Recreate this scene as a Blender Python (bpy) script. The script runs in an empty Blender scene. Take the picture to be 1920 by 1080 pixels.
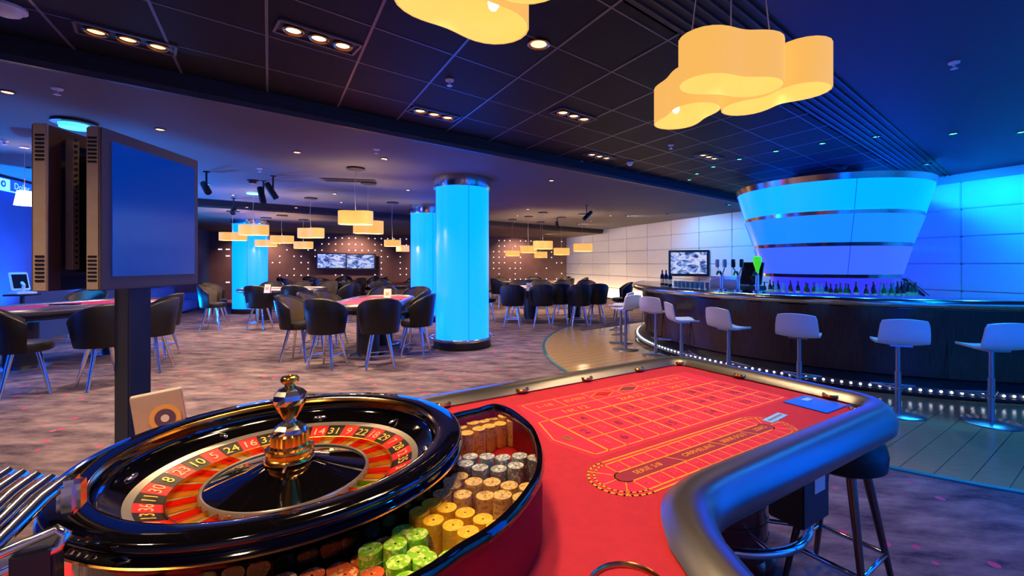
import bpy, bmesh, math, random
from mathutils import Vector, Matrix
random.seed(7)
PI = math.pi
sc = bpy.context.scene
COL = sc.collection
R = math.radians

# ------------------------------------------------------------------ camera
EYE = 1.6
cam_d = bpy.data.cameras.new('camera'); cam = bpy.data.objects.new('camera', cam_d); COL.objects.link(cam)
cam.location = (0, 0, EYE); cam.rotation_euler = (PI/2, 0, 0)
FPX, CX, CY = 841.0, 1010.0, 495.0
cam_d.sensor_width = 36; cam_d.lens = 36*FPX/1920
cam_d.shift_x = (960-CX)/1920; cam_d.shift_y = (CY-540)/1920
cam_d.clip_start = 0.05; cam_d.clip_end = 200
sc.camera = cam

# ------------------------------------------------------------------ world, exposure
w = bpy.data.worlds.new('world'); sc.world = w; w.use_nodes = True
w.node_tree.nodes['Background'].inputs[0].default_value = (0.02, 0.04, 0.12, 1)
w.node_tree.nodes['Background'].inputs[1].default_value = 0.3
vs = sc.view_settings
vs.view_transform = 'Standard'; vs.look = 'None'; vs.gamma = 1; vs.use_curve_mapping = False
vs.exposure = 0.0
sc.cycles.use_denoising = True
sc.cycles.max_bounces = 4; sc.cycles.use_adaptive_sampling = True; sc.cycles.adaptive_threshold = 0.03; sc.cycles.glossy_bounces = 3; sc.cycles.diffuse_bounces = 3; sc.cycles.transparent_max_bounces = 6
sc.cycles.sample_clamp_indirect = 4.0

WARM = (1.0, 0.66, 0.36); WHITE = (1.0, 0.72, 0.48); BLUE = (0.0, 0.24, 1.0); CYAN = (0.02, 0.42, 1.0)
DOWN_W, TRI_W, WASH_W, BAR_W, PEND_W, SMALL_W = 410.0, 260.0, 900.0, 75.0, 46.0, 80.0

# ------------------------------------------------------------------ helpers
def s2l(c):
    return tuple(((x/255)/12.92 if x/255 <= .04045 else ((x/255+.055)/1.055)**2.4) for x in c[:3]) + (1,)

def at(px, py, Y):
    """photo pixel at depth Y -> point in the room"""
    return Vector(((px-CX)*Y/FPX, Y, EYE-(py-CY)*Y/FPX))

def on(px, py, z):
    """photo pixel on the horizontal plane z -> point"""
    Y = FPX*(EYE-z)/(py-CY)
    return Vector(((px-CX)*Y/FPX, Y, z))

class MB:
    def __init__(s): s.v = []; s.f = []
    def add(s, v, f):
        n = len(s.v); s.v += [tuple(p) for p in v]; s.f += [tuple(i+n for i in q) for q in f]; return s
    def box(s, c, d, rz=0, rx=0, ry=0):
        m = Matrix.Translation(c) @ Matrix.Rotation(rz, 4, 'Z') @ Matrix.Rotation(ry, 4, 'Y') @ Matrix.Rotation(rx, 4, 'X')
        x, y, z = d[0]/2, d[1]/2, d[2]/2
        v = [m @ Vector(p) for p in ((-x,-y,-z),(x,-y,-z),(x,y,-z),(-x,y,-z),(-x,-y,z),(x,-y,z),(x,y,z),(-x,y,z))]
        return s.add(v, [(0,3,2,1),(4,5,6,7),(0,1,5,4),(1,2,6,5),(2,3,7,6),(3,0,4,7)])
    def prism(s, poly, z0, z1):
        n = len(poly)
        v = [(p[0],p[1],z0) for p in poly]+[(p[0],p[1],z1) for p in poly]
        f = [tuple(range(n-1,-1,-1)), tuple(range(n,2*n))]+[(i,(i+1)%n,n+(i+1)%n,n+i) for i in range(n)]
        return s.add(v, f)
    def lathe(s, prof, n=32, c=(0,0,0), a0=0, a1=2*PI, cap=False, rib=None):
        full = abs(a1-a0-2*PI) < 1e-6
        m = n if full else n+1
        v = []
        for i in range(m):
            a = a0+(a1-a0)*i/n
            for k, (r, z) in enumerate(prof):
                rr = r*(1+rib[k]*(1 if i % 2 else -1)) if rib else r
                v.append((c[0]+rr*math.cos(a), c[1]+rr*math.sin(a), c[2]+z))
        p = len(prof); f = []
        for i in range(n):
            j = (i+1) % m
            for k in range(p-1):
                f.append((i*p+k, j*p+k, j*p+k+1, i*p+k+1))
        if cap and full:
            f.append(tuple(i*p for i in range(m-1, -1, -1))); f.append(tuple(i*p+p-1 for i in range(m)))
        if cap and not full:
            f.append(tuple(range(p))); f.append(tuple((m-1)*p+k for k in range(p-1, -1, -1)))
        return s.add(v, f)
    def ringsec(s, prof, n=32, c=(0,0,0), a0=0, a1=2*PI):
        """closed cross-section revolved through an arc, ends capped"""
        full = abs(a1-a0-2*PI) < 1e-6
        m = n if full else n+1; p = len(prof)
        v = [(c[0]+r*math.cos(a0+(a1-a0)*i/n), c[1]+r*math.sin(a0+(a1-a0)*i/n), c[2]+z) for i in range(m) for r, z in prof]
        f = [(i*p+k, ((i+1)%m)*p+k, ((i+1)%m)*p+(k+1)%p, i*p+(k+1)%p) for i in range(n) for k in range(p)]
        if not full: f += [tuple(range(p)), tuple((m-1)*p+k for k in range(p-1,-1,-1))]
        return s.add(v, f)
    def tube(s, pts, r, n=8, closed=False, r2=None):
        pts = [Vector(p) for p in pts]; m = len(pts); v = []
        up = None
        for i, p in enumerate(pts):
            if closed: t = (pts[(i+1)%m]-pts[i-1])
            else: t = pts[min(i+1,m-1)]-pts[max(i-1,0)]
            t.normalize()
            if up is None:
                up = Vector((0,0,1)) if abs(t.z) < .9 else Vector((1,0,0))
            x = up.cross(t); x.normalize(); y = t.cross(x); up = y
            rr = r if r2 is None else r+(r2-r)*i/(m-1)
            v += [p+x*rr*math.cos(2*PI*k/n)+y*rr*math.sin(2*PI*k/n) for k in range(n)]
        f = []
        for i in range(m if closed else m-1):
            j = (i+1) % m
            f += [(i*n+k, i*n+(k+1)%n, j*n+(k+1)%n, j*n+k) for k in range(n)]
        if not closed: f += [tuple(range(n-1,-1,-1)), tuple((m-1)*n+k for k in range(n))]
        return s.add(v, f)
    def sweep(s, path, sec, closed=False):
        """path: [(x,y)], sec: closed [(out, z)], 'out' to the right of travel"""
        m = len(path); p = len(sec); v = []
        for i in range(m):
            a = Vector(path[i-1] if (closed or i) else path[0]); b = Vector(path[(i+1)%m] if (closed or i < m-1) else path[-1])
            c0 = Vector(path[i]); d1 = (c0-a); d2 = (b-c0)
            if d1.length < 1e-9: d1 = d2
            if d2.length < 1e-9: d2 = d1
            d1 = d1.normalized(); d2 = d2.normalized()
            t = (d1+d2).normalized(); nrm = Vector((t.y, -t.x)); k = 1/max(.35, t.dot(d1))
            v += [(c0.x+nrm.x*o*k, c0.y+nrm.y*o*k, z) for o, z in sec]
        f = [(i*p+k, i*p+(k+1)%p, ((i+1)%m)*p+(k+1)%p, ((i+1)%m)*p+k) for i in range(m if closed else m-1) for k in range(p)]
        if not closed: f += [tuple(range(p-1,-1,-1)), tuple((m-1)*p+k for k in range(p))]
        return s.add(v, f)
    def ball(s, c, r, n=10, sz=1):
        pr = [(max(1e-4, r*math.sin(PI*k/n)), -r*sz*math.cos(PI*k/n)) for k in range(n+1)]
        return s.lathe(pr, n*2, c)
    def build(s, name, mat, parent=None, smooth=None, bevel=0, loc=None):
        me = bpy.data.meshes.new(name); me.from_pydata(s.v, [], s.f); me.materials.append(M[mat] if isinstance(mat, str) else mat)
        bm = bmesh.new(); bm.from_mesh(me); bmesh.ops.recalc_face_normals(bm, faces=bm.faces)
        if bevel: bmesh.ops.bevel(bm, geom=list(bm.edges), offset=bevel, segments=2, affect='EDGES', clamp_overlap=True)
        bm.to_mesh(me); bm.free()
        if smooth:
            me.polygons.foreach_set('use_smooth', [True]*len(me.polygons))
            me.set_sharp_from_angle(angle=R(smooth))
        me.update()
        o = bpy.data.objects.new(name, me); COL.objects.link(o)
        if parent: o.parent = parent
        if loc: o.location = loc
        return o

def tag(o, label, cat, group=None):
    o['label'] = label; o['category'] = cat
    if group: o['group'] = group
    return o
def thing(name, label, cat, loc=(0,0,0), rz=0, group=None):
    o = bpy.data.objects.new(name, None); COL.objects.link(o); o.empty_display_size = .1
    o.location = loc; o.rotation_euler = (0,0,rz)
    return tag(o, label, cat, group)
ORD = 'first second third fourth fifth sixth seventh eighth ninth tenth eleventh twelfth thirteenth fourteenth fifteenth sixteenth seventeenth eighteenth nineteenth twentieth'.split()
def number_left(objs, fmt):
    """label look-alikes by their order from the left"""
    for k, o in enumerate(sorted(objs, key=lambda q: q.location.x/q.location.y)): o['label'] = fmt % ORD[k]
def struct(o): o['kind'] = 'structure'; return o
def dup(root, loc, rz=0, label=None, group=None, scale=None):
    r = root.copy(); COL.objects.link(r); r.location = loc; r.rotation_euler = (0,0,rz)
    if scale: r.scale = scale
    if label: r['label'] = label
    if group: r['group'] = group
    for ch in list(root.children):
        c = ch.copy(); COL.objects.link(c); c.parent = r
        for g in ch.children:
            d = g.copy(); COL.objects.link(d); d.parent = c
    return r
def light(name, kind, loc, power, color, parent=None, aim=None, **k):
    d = bpy.data.lights.new(name, kind); d.energy = power; d.color = color
    for a, b in k.items(): setattr(d, a, b)
    o = bpy.data.objects.new(name, d); COL.objects.link(o); o.location = loc
    if parent: o.parent = parent
    if aim is not None:
        o.rotation_euler = (Vector(aim)-Vector(loc)).to_track_quat('-Z', 'Y').to_euler()
    return o

# ------------------------------------------------------------------ materials
M = {}
def mat(name, col, rough=.5, metal=0, emit=None, es=1, bump=0, bscale=60, var=0, vscale=8, spec=.5, coat=0, trans=0, stretch=None):
    m = bpy.data.materials.new(name); m.use_nodes = True; nt = m.node_tree; b = nt.nodes['Principled BSDF']
    c = s2l(col)
    b.inputs['Base Color'].default_value = c; b.inputs['Roughness'].default_value = rough; b.inputs['Metallic'].default_value = metal
    b.inputs['Specular IOR Level'].default_value = spec
    if coat: b.inputs['Coat Weight'].default_value = coat; b.inputs['Coat Roughness'].default_value = .05
    if trans: b.inputs['Transmission Weight'].default_value = trans
    if emit: b.inputs['Emission Color'].default_value = (emit[0], emit[1], emit[2], 1); b.inputs['Emission Strength'].default_value = es
    tc = nt.nodes.new('ShaderNodeTexCoord')
    if var or bump:
        mp = nt.nodes.new('ShaderNodeMapping'); nt.links.new(tc.outputs['Object'], mp.inputs[0])
        if stretch: mp.inputs['Scale'].default_value = stretch
    if var:
        n = nt.nodes.new('ShaderNodeTexNoise'); n.inputs['Scale'].default_value = vscale; n.inputs['Detail'].default_value = 4
        nt.links.new(mp.outputs[0], n.inputs['Vector'])
        cr = nt.nodes.new('ShaderNodeValToRGB')
        cr.color_ramp.elements[0].position = .3; cr.color_ramp.elements[1].position = .7
        cr.color_ramp.elements[0].color = tuple(x*(1-var) for x in c[:3])+(1,)
        cr.color_ramp.elements[1].color = tuple(min(1, x*(1+var)) for x in c[:3])+(1,)
        nt.links.new(n.outputs['Fac'], cr.inputs[0]); nt.links.new(cr.outputs[0], b.inputs['Base Color'])
    if bump:
        n2 = nt.nodes.new('ShaderNodeTexNoise'); n2.inputs['Scale'].default_value = bscale; n2.inputs['Detail'].default_value = 3
        nt.links.new(mp.outputs[0], n2.inputs['Vector'])
        bp = nt.nodes.new('ShaderNodeBump'); bp.inputs['Strength'].default_value = bump; bp.inputs['Distance'].default_value = .01
        nt.links.new(n2.outputs['Fac'], bp.inputs['Height']); nt.links.new(bp.outputs[0], b.inputs['Normal'])
    M[name] = m; return m

mat('ceil_smooth', (76,75,84), .75, bump=.05, bscale=20, var=.06, vscale=1.5)
mat('ceil_low', (86,72,62), .7, bump=.05, bscale=20, var=.08, vscale=2)
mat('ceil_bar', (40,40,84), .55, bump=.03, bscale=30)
mat('ceil_tile', (6,4,4), .6, bump=.2, bscale=220, var=.2, vscale=40, spec=.2)
mat('t_bar', (102,100,110), .4, .5)
mat('plenum', (4,4,5), .9, spec=.1)
mat('fascia', (30,27,34), .45, bump=.03, bscale=15)
mat('slot_black', (8,8,12), .5)
mat('slot_metal', (58,56,66), .4, .5)
mat('wall_dark', (92,70,66), .7, var=.12, vscale=3, bump=.15, bscale=80)
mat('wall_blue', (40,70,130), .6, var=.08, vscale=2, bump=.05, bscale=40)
mat('panel', (214,212,214), .38, bump=.08, bscale=90, var=.02, vscale=3)
mat('joint', (165,165,172), .7)
mat('wood_floor', (158,128,88), .18, var=.12, vscale=6, bump=.03, bscale=14, stretch=(1,14,1))
mat('wood_gap', (88,68,48), .5, var=.1, vscale=9)
mat('carpet_edge', (60,150,160), .3, .7)
mat('leather_glint', (60,48,33), .38, bump=.12, bscale=160, var=.1, vscale=12)  # warm lamp glints on black leather, put into a tan base colour
mat('leather', (15,12,12), .42, bump=.12, bscale=160, var=.1, vscale=12, spec=.35)
mat('rail_leather', (27,24,23), .38, bump=.06, bscale=240, var=.1, vscale=14, spec=1.0, coat=.9); M['rail_leather'].node_tree.nodes['Principled BSDF'].inputs['Coat Roughness'].default_value = .34; M['rail_leather'].node_tree.nodes['Principled BSDF'].inputs['Coat IOR'].default_value = 2.0
mat('chrome', (232,232,236), .14, 1.0, bump=.01, bscale=30)
mat('gold', (250,178,74), .18, 1.0, bump=.01, bscale=40)
mat('brass', (200,150,90), .25, 1.0, bump=.05, bscale=80)
mat('steel', (190,188,190), .16, 1.0, bump=.02, bscale=6, stretch=(1,1,.05))
mat('lacquer', (6,5,6), .06, bump=.004, bscale=20, coat=.5)
mat('felt_red', (192,50,60), .85, bump=.25, bscale=500, var=.06, vscale=30, spec=.15)
mat('felt_print', (222,54,74), .85, bump=.25, bscale=500, var=.06, vscale=30, spec=.15)
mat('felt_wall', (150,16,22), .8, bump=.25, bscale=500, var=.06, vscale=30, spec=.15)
mat('felt_pink', (205,60,88), .85, bump=.2, bscale=400, var=.05, vscale=30, spec=.15)
mat('print_orange', (255,158,36), .7, var=.04, vscale=50)
mat('print_bright', (244,84,92), .8, var=.04, vscale=50)
mat('print_dark', (120,36,54), .7, var=.04, vscale=50)
mat('print_grey', (110,90,80), .7, var=.04, vscale=50)
mat('print_green', (110,120,40), .7, var=.04, vscale=50)
mat('print_maroon', (150,34,50), .8, var=.05, vscale=50)
mat('num_red', (205,24,22), .35, var=.05, vscale=60, coat=.3)
mat('num_black', (14,12,12), .35, var=.05, vscale=60, coat=.3)
mat('num_green', (40,140,40), .35, var=.05, vscale=60, coat=.3)
mat('digit_gold', (245,205,90), .35, .3, var=.03, vscale=60)
mat('digit_pale', (255,170,130), .4, var=.03, vscale=60)
mat('pocket_red', (225,40,20), .22, .55, var=.05, vscale=60)
mat('pocket_black', (196,168,104), .25, .55, var=.2, vscale=60)
mat('pocket_green', (70,150,40), .22, .5, var=.05, vscale=60)
mat('ring_grey', (165,160,150), .28, .7, var=.05, vscale=40)
mat('mahogany', (118,34,24), .18, var=.35, vscale=5, stretch=(1,1,9), coat=.4, bump=.02, bscale=40)
mat('bar_wood', (56,32,32), .26, var=.35, vscale=9, stretch=(6,6,.4), bump=.03, bscale=30)
mat('black_plastic', (22,22,26), .4, bump=.05, bscale=120)
mat('black_box', (28,30,36), .45, bump=.04, bscale=90)
mat('metal_beige', (178,160,140), .45, .4, bump=.05, bscale=120, var=.05, vscale=20)
mat('rack_brown', (92,60,40), .5, .3, bump=.05, bscale=90, var=.15, vscale=9)
mat('bezel', (84,76,80), .45, .2, bump=.04, bscale=160)
mat('post_paint', (58,60,74), .45, .2, bump=.04, bscale=140, var=.06, vscale=6)
mat('white_plastic', (205,205,215), .35, bump=.03, bscale=80)
mat('stool_shell', (208,206,218), .4, bump=.03, bscale=80)
mat('brushed', (150,155,170), .3, .9, bump=.04, bscale=50, stretch=(1,1,.1))
mat('paper', (225,218,205), .7, bump=.05, bscale=120, var=.03, vscale=40)
mat('paper_tan', (176,156,134), .6, bump=.05, bscale=120, var=.05, vscale=30)
mat('paper_gold', (225,170,90), .6, var=.05, vscale=40)
mat('paper_purple', (90,70,95), .6, var=.05, vscale=40)
mat('label_blue', (130,195,235), .6, var=.05, vscale=60)
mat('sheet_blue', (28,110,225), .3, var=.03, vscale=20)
mat('bronze_leg', (130,95,85), .3, .8, bump=.03, bscale=60)
mat('sofa_blue', (30,90,170), .6, bump=.1, bscale=90, var=.08, vscale=9)
mat('cord', (170,165,160), .5, bump=.02, bscale=60)
mat('glass_green', (25,80,40), .12, var=.1, vscale=20, coat=.4)
mat('glass_brown', (70,40,20), .12, var=.1, vscale=20, coat=.4)
mat('glass_clear', (90,140,170), .08, var=.1, vscale=20, coat=.5)
mat('glass_dark', (16,20,30), .1, var=.1, vscale=20, coat=.4)
mat('bottle_label', (200,190,150), .6, var=.1, vscale=60)
mat('machine', (140,150,165), .3, .6, bump=.03, bscale=60)
mat('screen_reflection', (4,12,40), .12, emit=(0.0,.028,.30), es=1.0)  # blue room reflection in the dark screen, put in as emission
# light-giving materials
mat('column_glow', (30,50,70), .3, emit=(0.0,.105,1.0), es=4.8)
mat('funnel_a', (30,50,70), .25, emit=(0.0,.10,1.0), es=4.6)
mat('funnel_b', (30,50,70), .25, emit=(0.002,.058,1.0), es=4.4)
mat('funnel_c', (30,50,70), .25, emit=(0.011,.032,1.0), es=4.2)
mat('funnel_d', (30,50,70), .25, emit=(0.03,.03,1.0), es=1.2)
mat('bulb', (255,240,210), .3, emit=(1.0,.78,.42), es=14)
mat('down_lamp', (255,240,220), .3, emit=(1.0,.75,.5), es=9)
mat('tri_lamp', (255,230,180), .3, emit=(1.0,.66,.32), es=5)
mat('tri_dim', (255,230,180), .3, emit=(1.0,.70,.38), es=1.6)
mat('cyan_lamp', (200,255,255), .3, emit=(.05,1.0,.85), es=6)
mat('led_white', (255,255,255), .3, emit=(.85,.93,1.0), es=4)
mat('dot_white', (255,255,255), .3, emit=(.95,.85,.95), es=1.3)
mat('sign_glow', (200,240,255), .3, emit=(.25,.75,1.0), es=1.0)
mat('sign_blue', (40,90,200), .4, emit=(.01,.12,.8), es=.6)
mat('green_glow', (60,220,30), .25, emit=(.05,.75,.01), es=.8, coat=.4)
mat('canopy_glow', (200,230,255), .3, emit=(.05,.55,1.0), es=1.6)
mat('canopy_white', (225,222,215), .35, bump=.02, bscale=60)
mat('terminal', (190,215,240), .4, emit=(.1,.35,.8), es=.25)

def shade_mat(name, es):
    m = mat(name, (120,90,50), .55, emit=(1.0,.52,.11), es=es, bump=.04, bscale=140); return m
shade_mat('shade', .92); shade_mat('shade_far', .95); shade_mat('shade_in', 1.2)
mat('shade_white', (255,250,200), .5, emit=(1.0,.95,.55), es=2.2)

def mat_carpet():
    m = mat('carpet', (92,78,104), .95, bump=.5, bscale=300, spec=.1); nt = m.node_tree; b = nt.nodes['Principled BSDF']; L = nt.links
    tc = nt.nodes.new('ShaderNodeTexCoord')
    mp = nt.nodes.new('ShaderNodeMapping'); mp.inputs['Rotation'].default_value = (0,0,.5); mp.inputs['Scale'].default_value = (1,2.6,1); L.new(tc.outputs['Object'], mp.inputs[0])
    n = nt.nodes.new('ShaderNodeTexNoise'); n.inputs['Scale'].default_value = 2.2; n.inputs['Detail'].default_value = 7; n.inputs['Roughness'].default_value = .65; L.new(mp.outputs[0], n.inputs['Vector'])
    cr = nt.nodes.new('ShaderNodeValToRGB'); e = cr.color_ramp.elements
    e[0].position = .32; e[0].color = s2l((54,46,62)); e[1].position = .68; e[1].color = s2l((138,118,118)); L.new(n.outputs['Fac'], cr.inputs[0])
    v = nt.nodes.new('ShaderNodeTexVoronoi'); v.inputs['Scale'].default_value = 6.5; L.new(tc.outputs['Object'], v.inputs['Vector'])
    lt = nt.nodes.new('ShaderNodeMath'); lt.operation = 'LESS_THAN'; lt.inputs[1].default_value = .19; L.new(v.outputs['Distance'], lt.inputs[0])
    sp = nt.nodes.new('ShaderNodeSeparateColor'); L.new(v.outputs['Color'], sp.inputs[0])
    g = nt.nodes.new('ShaderNodeMath'); g.operation = 'GREATER_THAN'; L.new(sp.outputs[0], g.inputs[0])
    n2 = nt.nodes.new('ShaderNodeTexNoise'); n2.inputs['Scale'].default_value = .8; L.new(tc.outputs['Object'], n2.inputs['Vector'])
    th = nt.nodes.new('ShaderNodeMapRange'); th.inputs[1].default_value = .35; th.inputs[2].default_value = .65; th.inputs[3].default_value = .92; th.inputs[4].default_value = .45; L.new(n2.outputs['Fac'], th.inputs[0]); L.new(th.outputs[0], g.inputs[1])
    mu = nt.nodes.new('ShaderNodeMath'); mu.operation = 'MULTIPLY'; L.new(lt.outputs[0], mu.inputs[0]); L.new(g.outputs[0], mu.inputs[1])
    hue = nt.nodes.new('ShaderNodeMix'); hue.data_type = 'RGBA'; L.new(sp.outputs[1], hue.inputs[0]); hue.inputs[6].default_value = s2l((200,30,95)); hue.inputs[7].default_value = s2l((170,90,120))
    mx = nt.nodes.new('ShaderNodeMix'); mx.data_type = 'RGBA'; L.new(mu.outputs[0], mx.inputs[0]); L.new(cr.outputs[0], mx.inputs[6]); L.new(hue.outputs[2], mx.inputs[7])
    L.new(mx.outputs[2], b.inputs['Base Color'])
mat_carpet()

def mat_screen(name, seed):
    m = mat(name, (10,10,14), .2); nt = m.node_tree; b = nt.nodes['Principled BSDF']; L = nt.links
    tc = nt.nodes.new('ShaderNodeTexCoord'); mp = nt.nodes.new('ShaderNodeMapping'); mp.inputs['Location'].default_value = (seed, seed*2, 0); L.new(tc.outputs['Generated'], mp.inputs[0])
    n = nt.nodes.new('ShaderNodeTexNoise'); n.inputs['Scale'].default_value = 4.5; n.inputs['Detail'].default_value = 5; n.inputs['Distortion'].default_value = 1.2; L.new(mp.outputs[0], n.inputs['Vector'])
    cr = nt.nodes.new('ShaderNodeValToRGB'); e = cr.color_ramp.elements
    e[0].position = .36; e[0].color = s2l((50,60,120)); e[1].position = .58; e[1].color = s2l((215,220,255))
    x = e.new(.46); x.color = s2l((110,150,235))
    L.new(n.outputs['Fac'], cr.inputs[0]); L.new(cr.outputs[0], b.inputs['Emission Color']); b.inputs['Emission Strength'].default_value = .9
mat_screen('tv_picture', 1.3); mat_screen('tv_picture_b', 4.7); mat_screen('tv_picture_c', 9.1)

def mat_glass(name, tint, dens):
    m = bpy.data.materials.new(name); m.use_nodes = True; nt = m.node_tree; L = nt.links; nt.nodes.clear()
    out = nt.nodes.new('ShaderNodeOutputMaterial'); t = nt.nodes.new('ShaderNodeBsdfTransparent'); t.inputs[0].default_value = tint
    g = nt.nodes.new('ShaderNodeBsdfGlossy'); g.inputs['Roughness'].default_value = .02
    fr = nt.nodes.new('ShaderNodeFresnel'); fr.inputs[0].default_value = 1.45
    mu = nt.nodes.new('ShaderNodeMath'); mu.operation = 'MULTIPLY'; mu.inputs[1].default_value = dens; L.new(fr.outputs[0], mu.inputs[0])
    ge = nt.nodes.new('ShaderNodeNewGeometry'); inv = nt.nodes.new('ShaderNodeMath'); inv.operation = 'SUBTRACT'; inv.inputs[0].default_value = 1; L.new(ge.outputs['Backfacing'], inv.inputs[1]); m2 = nt.nodes.new('ShaderNodeMath'); m2.operation = 'MULTIPLY'; L.new(mu.outputs[0], m2.inputs[0]); L.new(inv.outputs[0], m2.inputs[1]); mu = m2
    mx = nt.nodes.new('ShaderNodeMixShader'); L.new(mu.outputs[0], mx.inputs[0]); L.new(t.outputs[0], mx.inputs[1]); L.new(g.outputs[0], mx.inputs[2]); L.new(mx.outputs[0], out.inputs[0])
    M[name] = m
mat_glass('clear_glass', (.97,.97,.95,1), .8)

def mat_chip(name, col, col2, metal=0):
    """coloured chip with pale flecks on face and rim"""
    m = mat(name, col, .45, metal); nt = m.node_tree; b = nt.nodes['Principled BSDF']; L = nt.links
    tc = nt.nodes.new('ShaderNodeTexCoord'); v = nt.nodes.new('ShaderNodeTexVoronoi'); v.inputs['Scale'].default_value = 170; L.new(tc.outputs['Object'], v.inputs['Vector'])
    sp = nt.nodes.new('ShaderNodeSeparateColor'); L.new(v.outputs['Color'], sp.inputs[0])
    g = nt.nodes.new('ShaderNodeMath'); g.operation = 'GREATER_THAN'; g.inputs[1].default_value = .74; L.new(sp.outputs[0], g.inputs[0])
    mx = nt.nodes.new('ShaderNodeMix'); mx.data_type = 'RGBA'; L.new(g.outputs[0], mx.inputs[0]); mx.inputs[6].default_value = s2l(col); mx.inputs[7].default_value = s2l(col2); L.new(mx.outputs[2], b.inputs['Base Color'])
mat_chip('chip_green', (140,215,25), (220,240,130)); mat_chip('chip_orange', (240,105,45), (255,190,120))
mat_chip('chip_yellow', (250,190,20), (255,210,60)); mat_chip('chip_tan', (236,196,120), (190,150,90))
mat_chip('chip_grey', (150,160,165), (225,228,228)); mat_chip('chip_amber', (252,200,95), (220,165,80))

for _n in ('dot_white','led_white','down_lamp','tri_lamp','tri_dim','cyan_lamp','bulb','sign_glow','sign_blue','canopy_glow','shade_far','terminal','green_glow','tv_picture','tv_picture_b','tv_picture_c','funnel_d'):
    M[_n].cycles.emission_sampling = 'NONE'      # small glows whose light comes from their own lamp objects

# ------------------------------------------------------------------ text
_tc = {}
def text(body, size, m, parent, loc, rz=0, name='printed_text', ext=.0002):
    key = (body, size, m)
    if key not in _tc:
        cu = bpy.data.curves.new('t', 'FONT'); cu.body = body; cu.size = size; cu.align_x = 'CENTER'; cu.align_y = 'CENTER'; cu.extrude = ext; cu.resolution_u = 3
        o = bpy.data.objects.new('t', cu); COL.objects.link(o)
        dg = bpy.context.evaluated_depsgraph_get(); dg.update()
        me = bpy.data.meshes.new_from_object(o.evaluated_get(dg)); me.name = name; me.materials.clear(); me.materials.append(M[m])
        bpy.data.objects.remove(o); _tc[key] = me
    o = bpy.data.objects.new(name, _tc[key]); COL.objects.link(o); o.parent = parent; o.location = loc; o.rotation_euler = (0,0,rz); return o

_REDS = {1,3,5,7,9,12,14,16,18,19,21,23,25,27,30,32,34,36}
_e = bpy.data.objects.new('tmp', None); COL.objects.link(_e)
for _n in range(37):          # letter shapes are made once, while the scene is still small
    text(str(_n), .036, 'digit_pale' if (_n in _REDS or _n == 0) else 'digit_gold', _e, (0,0,0), 0, 'digits', .0006)
    if _n: text(str(_n), .058, 'print_bright' if _n in _REDS else 'print_dark', _e, (0,0,0))
    text(str(_n), .026, 'print_bright', _e, (0,0,0))
for _b, _s, _m in (('0',.07,'print_green'),('1st 12',.06,'print_orange'),('2nd 12',.06,'print_orange'),('3rd 12',.06,'print_orange'),('1-18',.05,'print_orange'),('EVEN',.05,'print_orange'),('ODD',.05,'print_orange'),('19-36',.05,'print_orange'),
        ('2-1',.036,'print_dark'),('SERIE 5/8',.032,'print_orange'),('ORPHELINS',.032,'print_orange'),('SERIE 0/2/3',.032,'print_orange'),('ZERO',.032,'print_orange')): text(_b, _s, _m, _e, (0,0,0))
for _o in list(_e.children)+[_e]: bpy.data.objects.remove(_o)
# ================================================================== THE ROOM
H1, H2, H3 = 3.25, 3.43, 3.05            # smooth ceiling, tiled ceiling, low ceiling by the back wall
D2 = Vector((.753,.657)); P2 = Vector((-.657,.753))      # run of the ceiling edge, and its left normal
F0 = Vector((-4.33,3.60))                # a point of the edge between tiled and smooth ceiling
L0 = Vector((-8.6,11.3))                 # a point of the edge of the low ceiling
S0 = Vector((1.657,3.24))                # a point of the slot diffuser line
CORNER = Vector((1.6,25.0)); WD = Vector((.40,-.9165)); BD = Vector((-.953,-.302))
LEFTC = CORNER+BD*17.0; LEFTE = Vector((-5.5,-3.0)); RIGHTE = CORNER+WD*26.0
BARC = Vector((6.2,9.1))

g = MB(); g.prism([(-22,-4),(16,-4),(16,30),(-22,30)], -.06, 0)
floor = struct(g.build('floor', 'carpet'))

# wood floor round the bar, laid in strips
def clip_poly(poly, p, n):
    out = []
    for i in range(len(poly)):
        a, b = poly[i], poly[(i+1) % len(poly)]
        da, db = (a-p).dot(n), (b-p).dot(n)
        if da >= 0: out.append(a)
        if da*db < 0: out.append(a+(b-a)*(da/(da-db)))
    return out
WF = Vector((6.3,8.6)); ring = [WF+Vector((math.cos(R(a)), math.sin(R(a))))*6.2 for a in range(150, 301, 3)]
WN = Vector((-.9165,-.40))               # wall normal into the room
wpoly = [Vector((2.9,12.3)), Vector((1.0,10.6))]+ring+[Vector((10.6,3.6)), Vector((6.6,12.6))]
wpoly = clip_poly(wpoly, CORNER+WN*.06, WN)
wf = MB(); wf.prism(wpoly, 0.0, .004); wood = struct(wf.build('floor_wood', 'wood_gap'))
pd = Vector((.81,.585)).normalized(); pn = Vector((-pd.y, pd.x))
for i in range(-36, 36):
    lo = clip_poly(wpoly, WF+pn*(i*.19+.003), pn)
    lo = clip_poly(lo, WF+pn*((i+1)*.19-.003), -pn) if len(lo) > 2 else []
    if len(lo) > 2: g = MB(); g.prism(lo, .004, .010); g.build('plank', 'wood_floor', wood)
g = MB(); g.sweep([tuple(p) for p in ring], [(-.02,0),(.03,0),(.03,.014),(-.02,.014)]); struct(g.build('trim_1', 'carpet_edge'))

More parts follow.
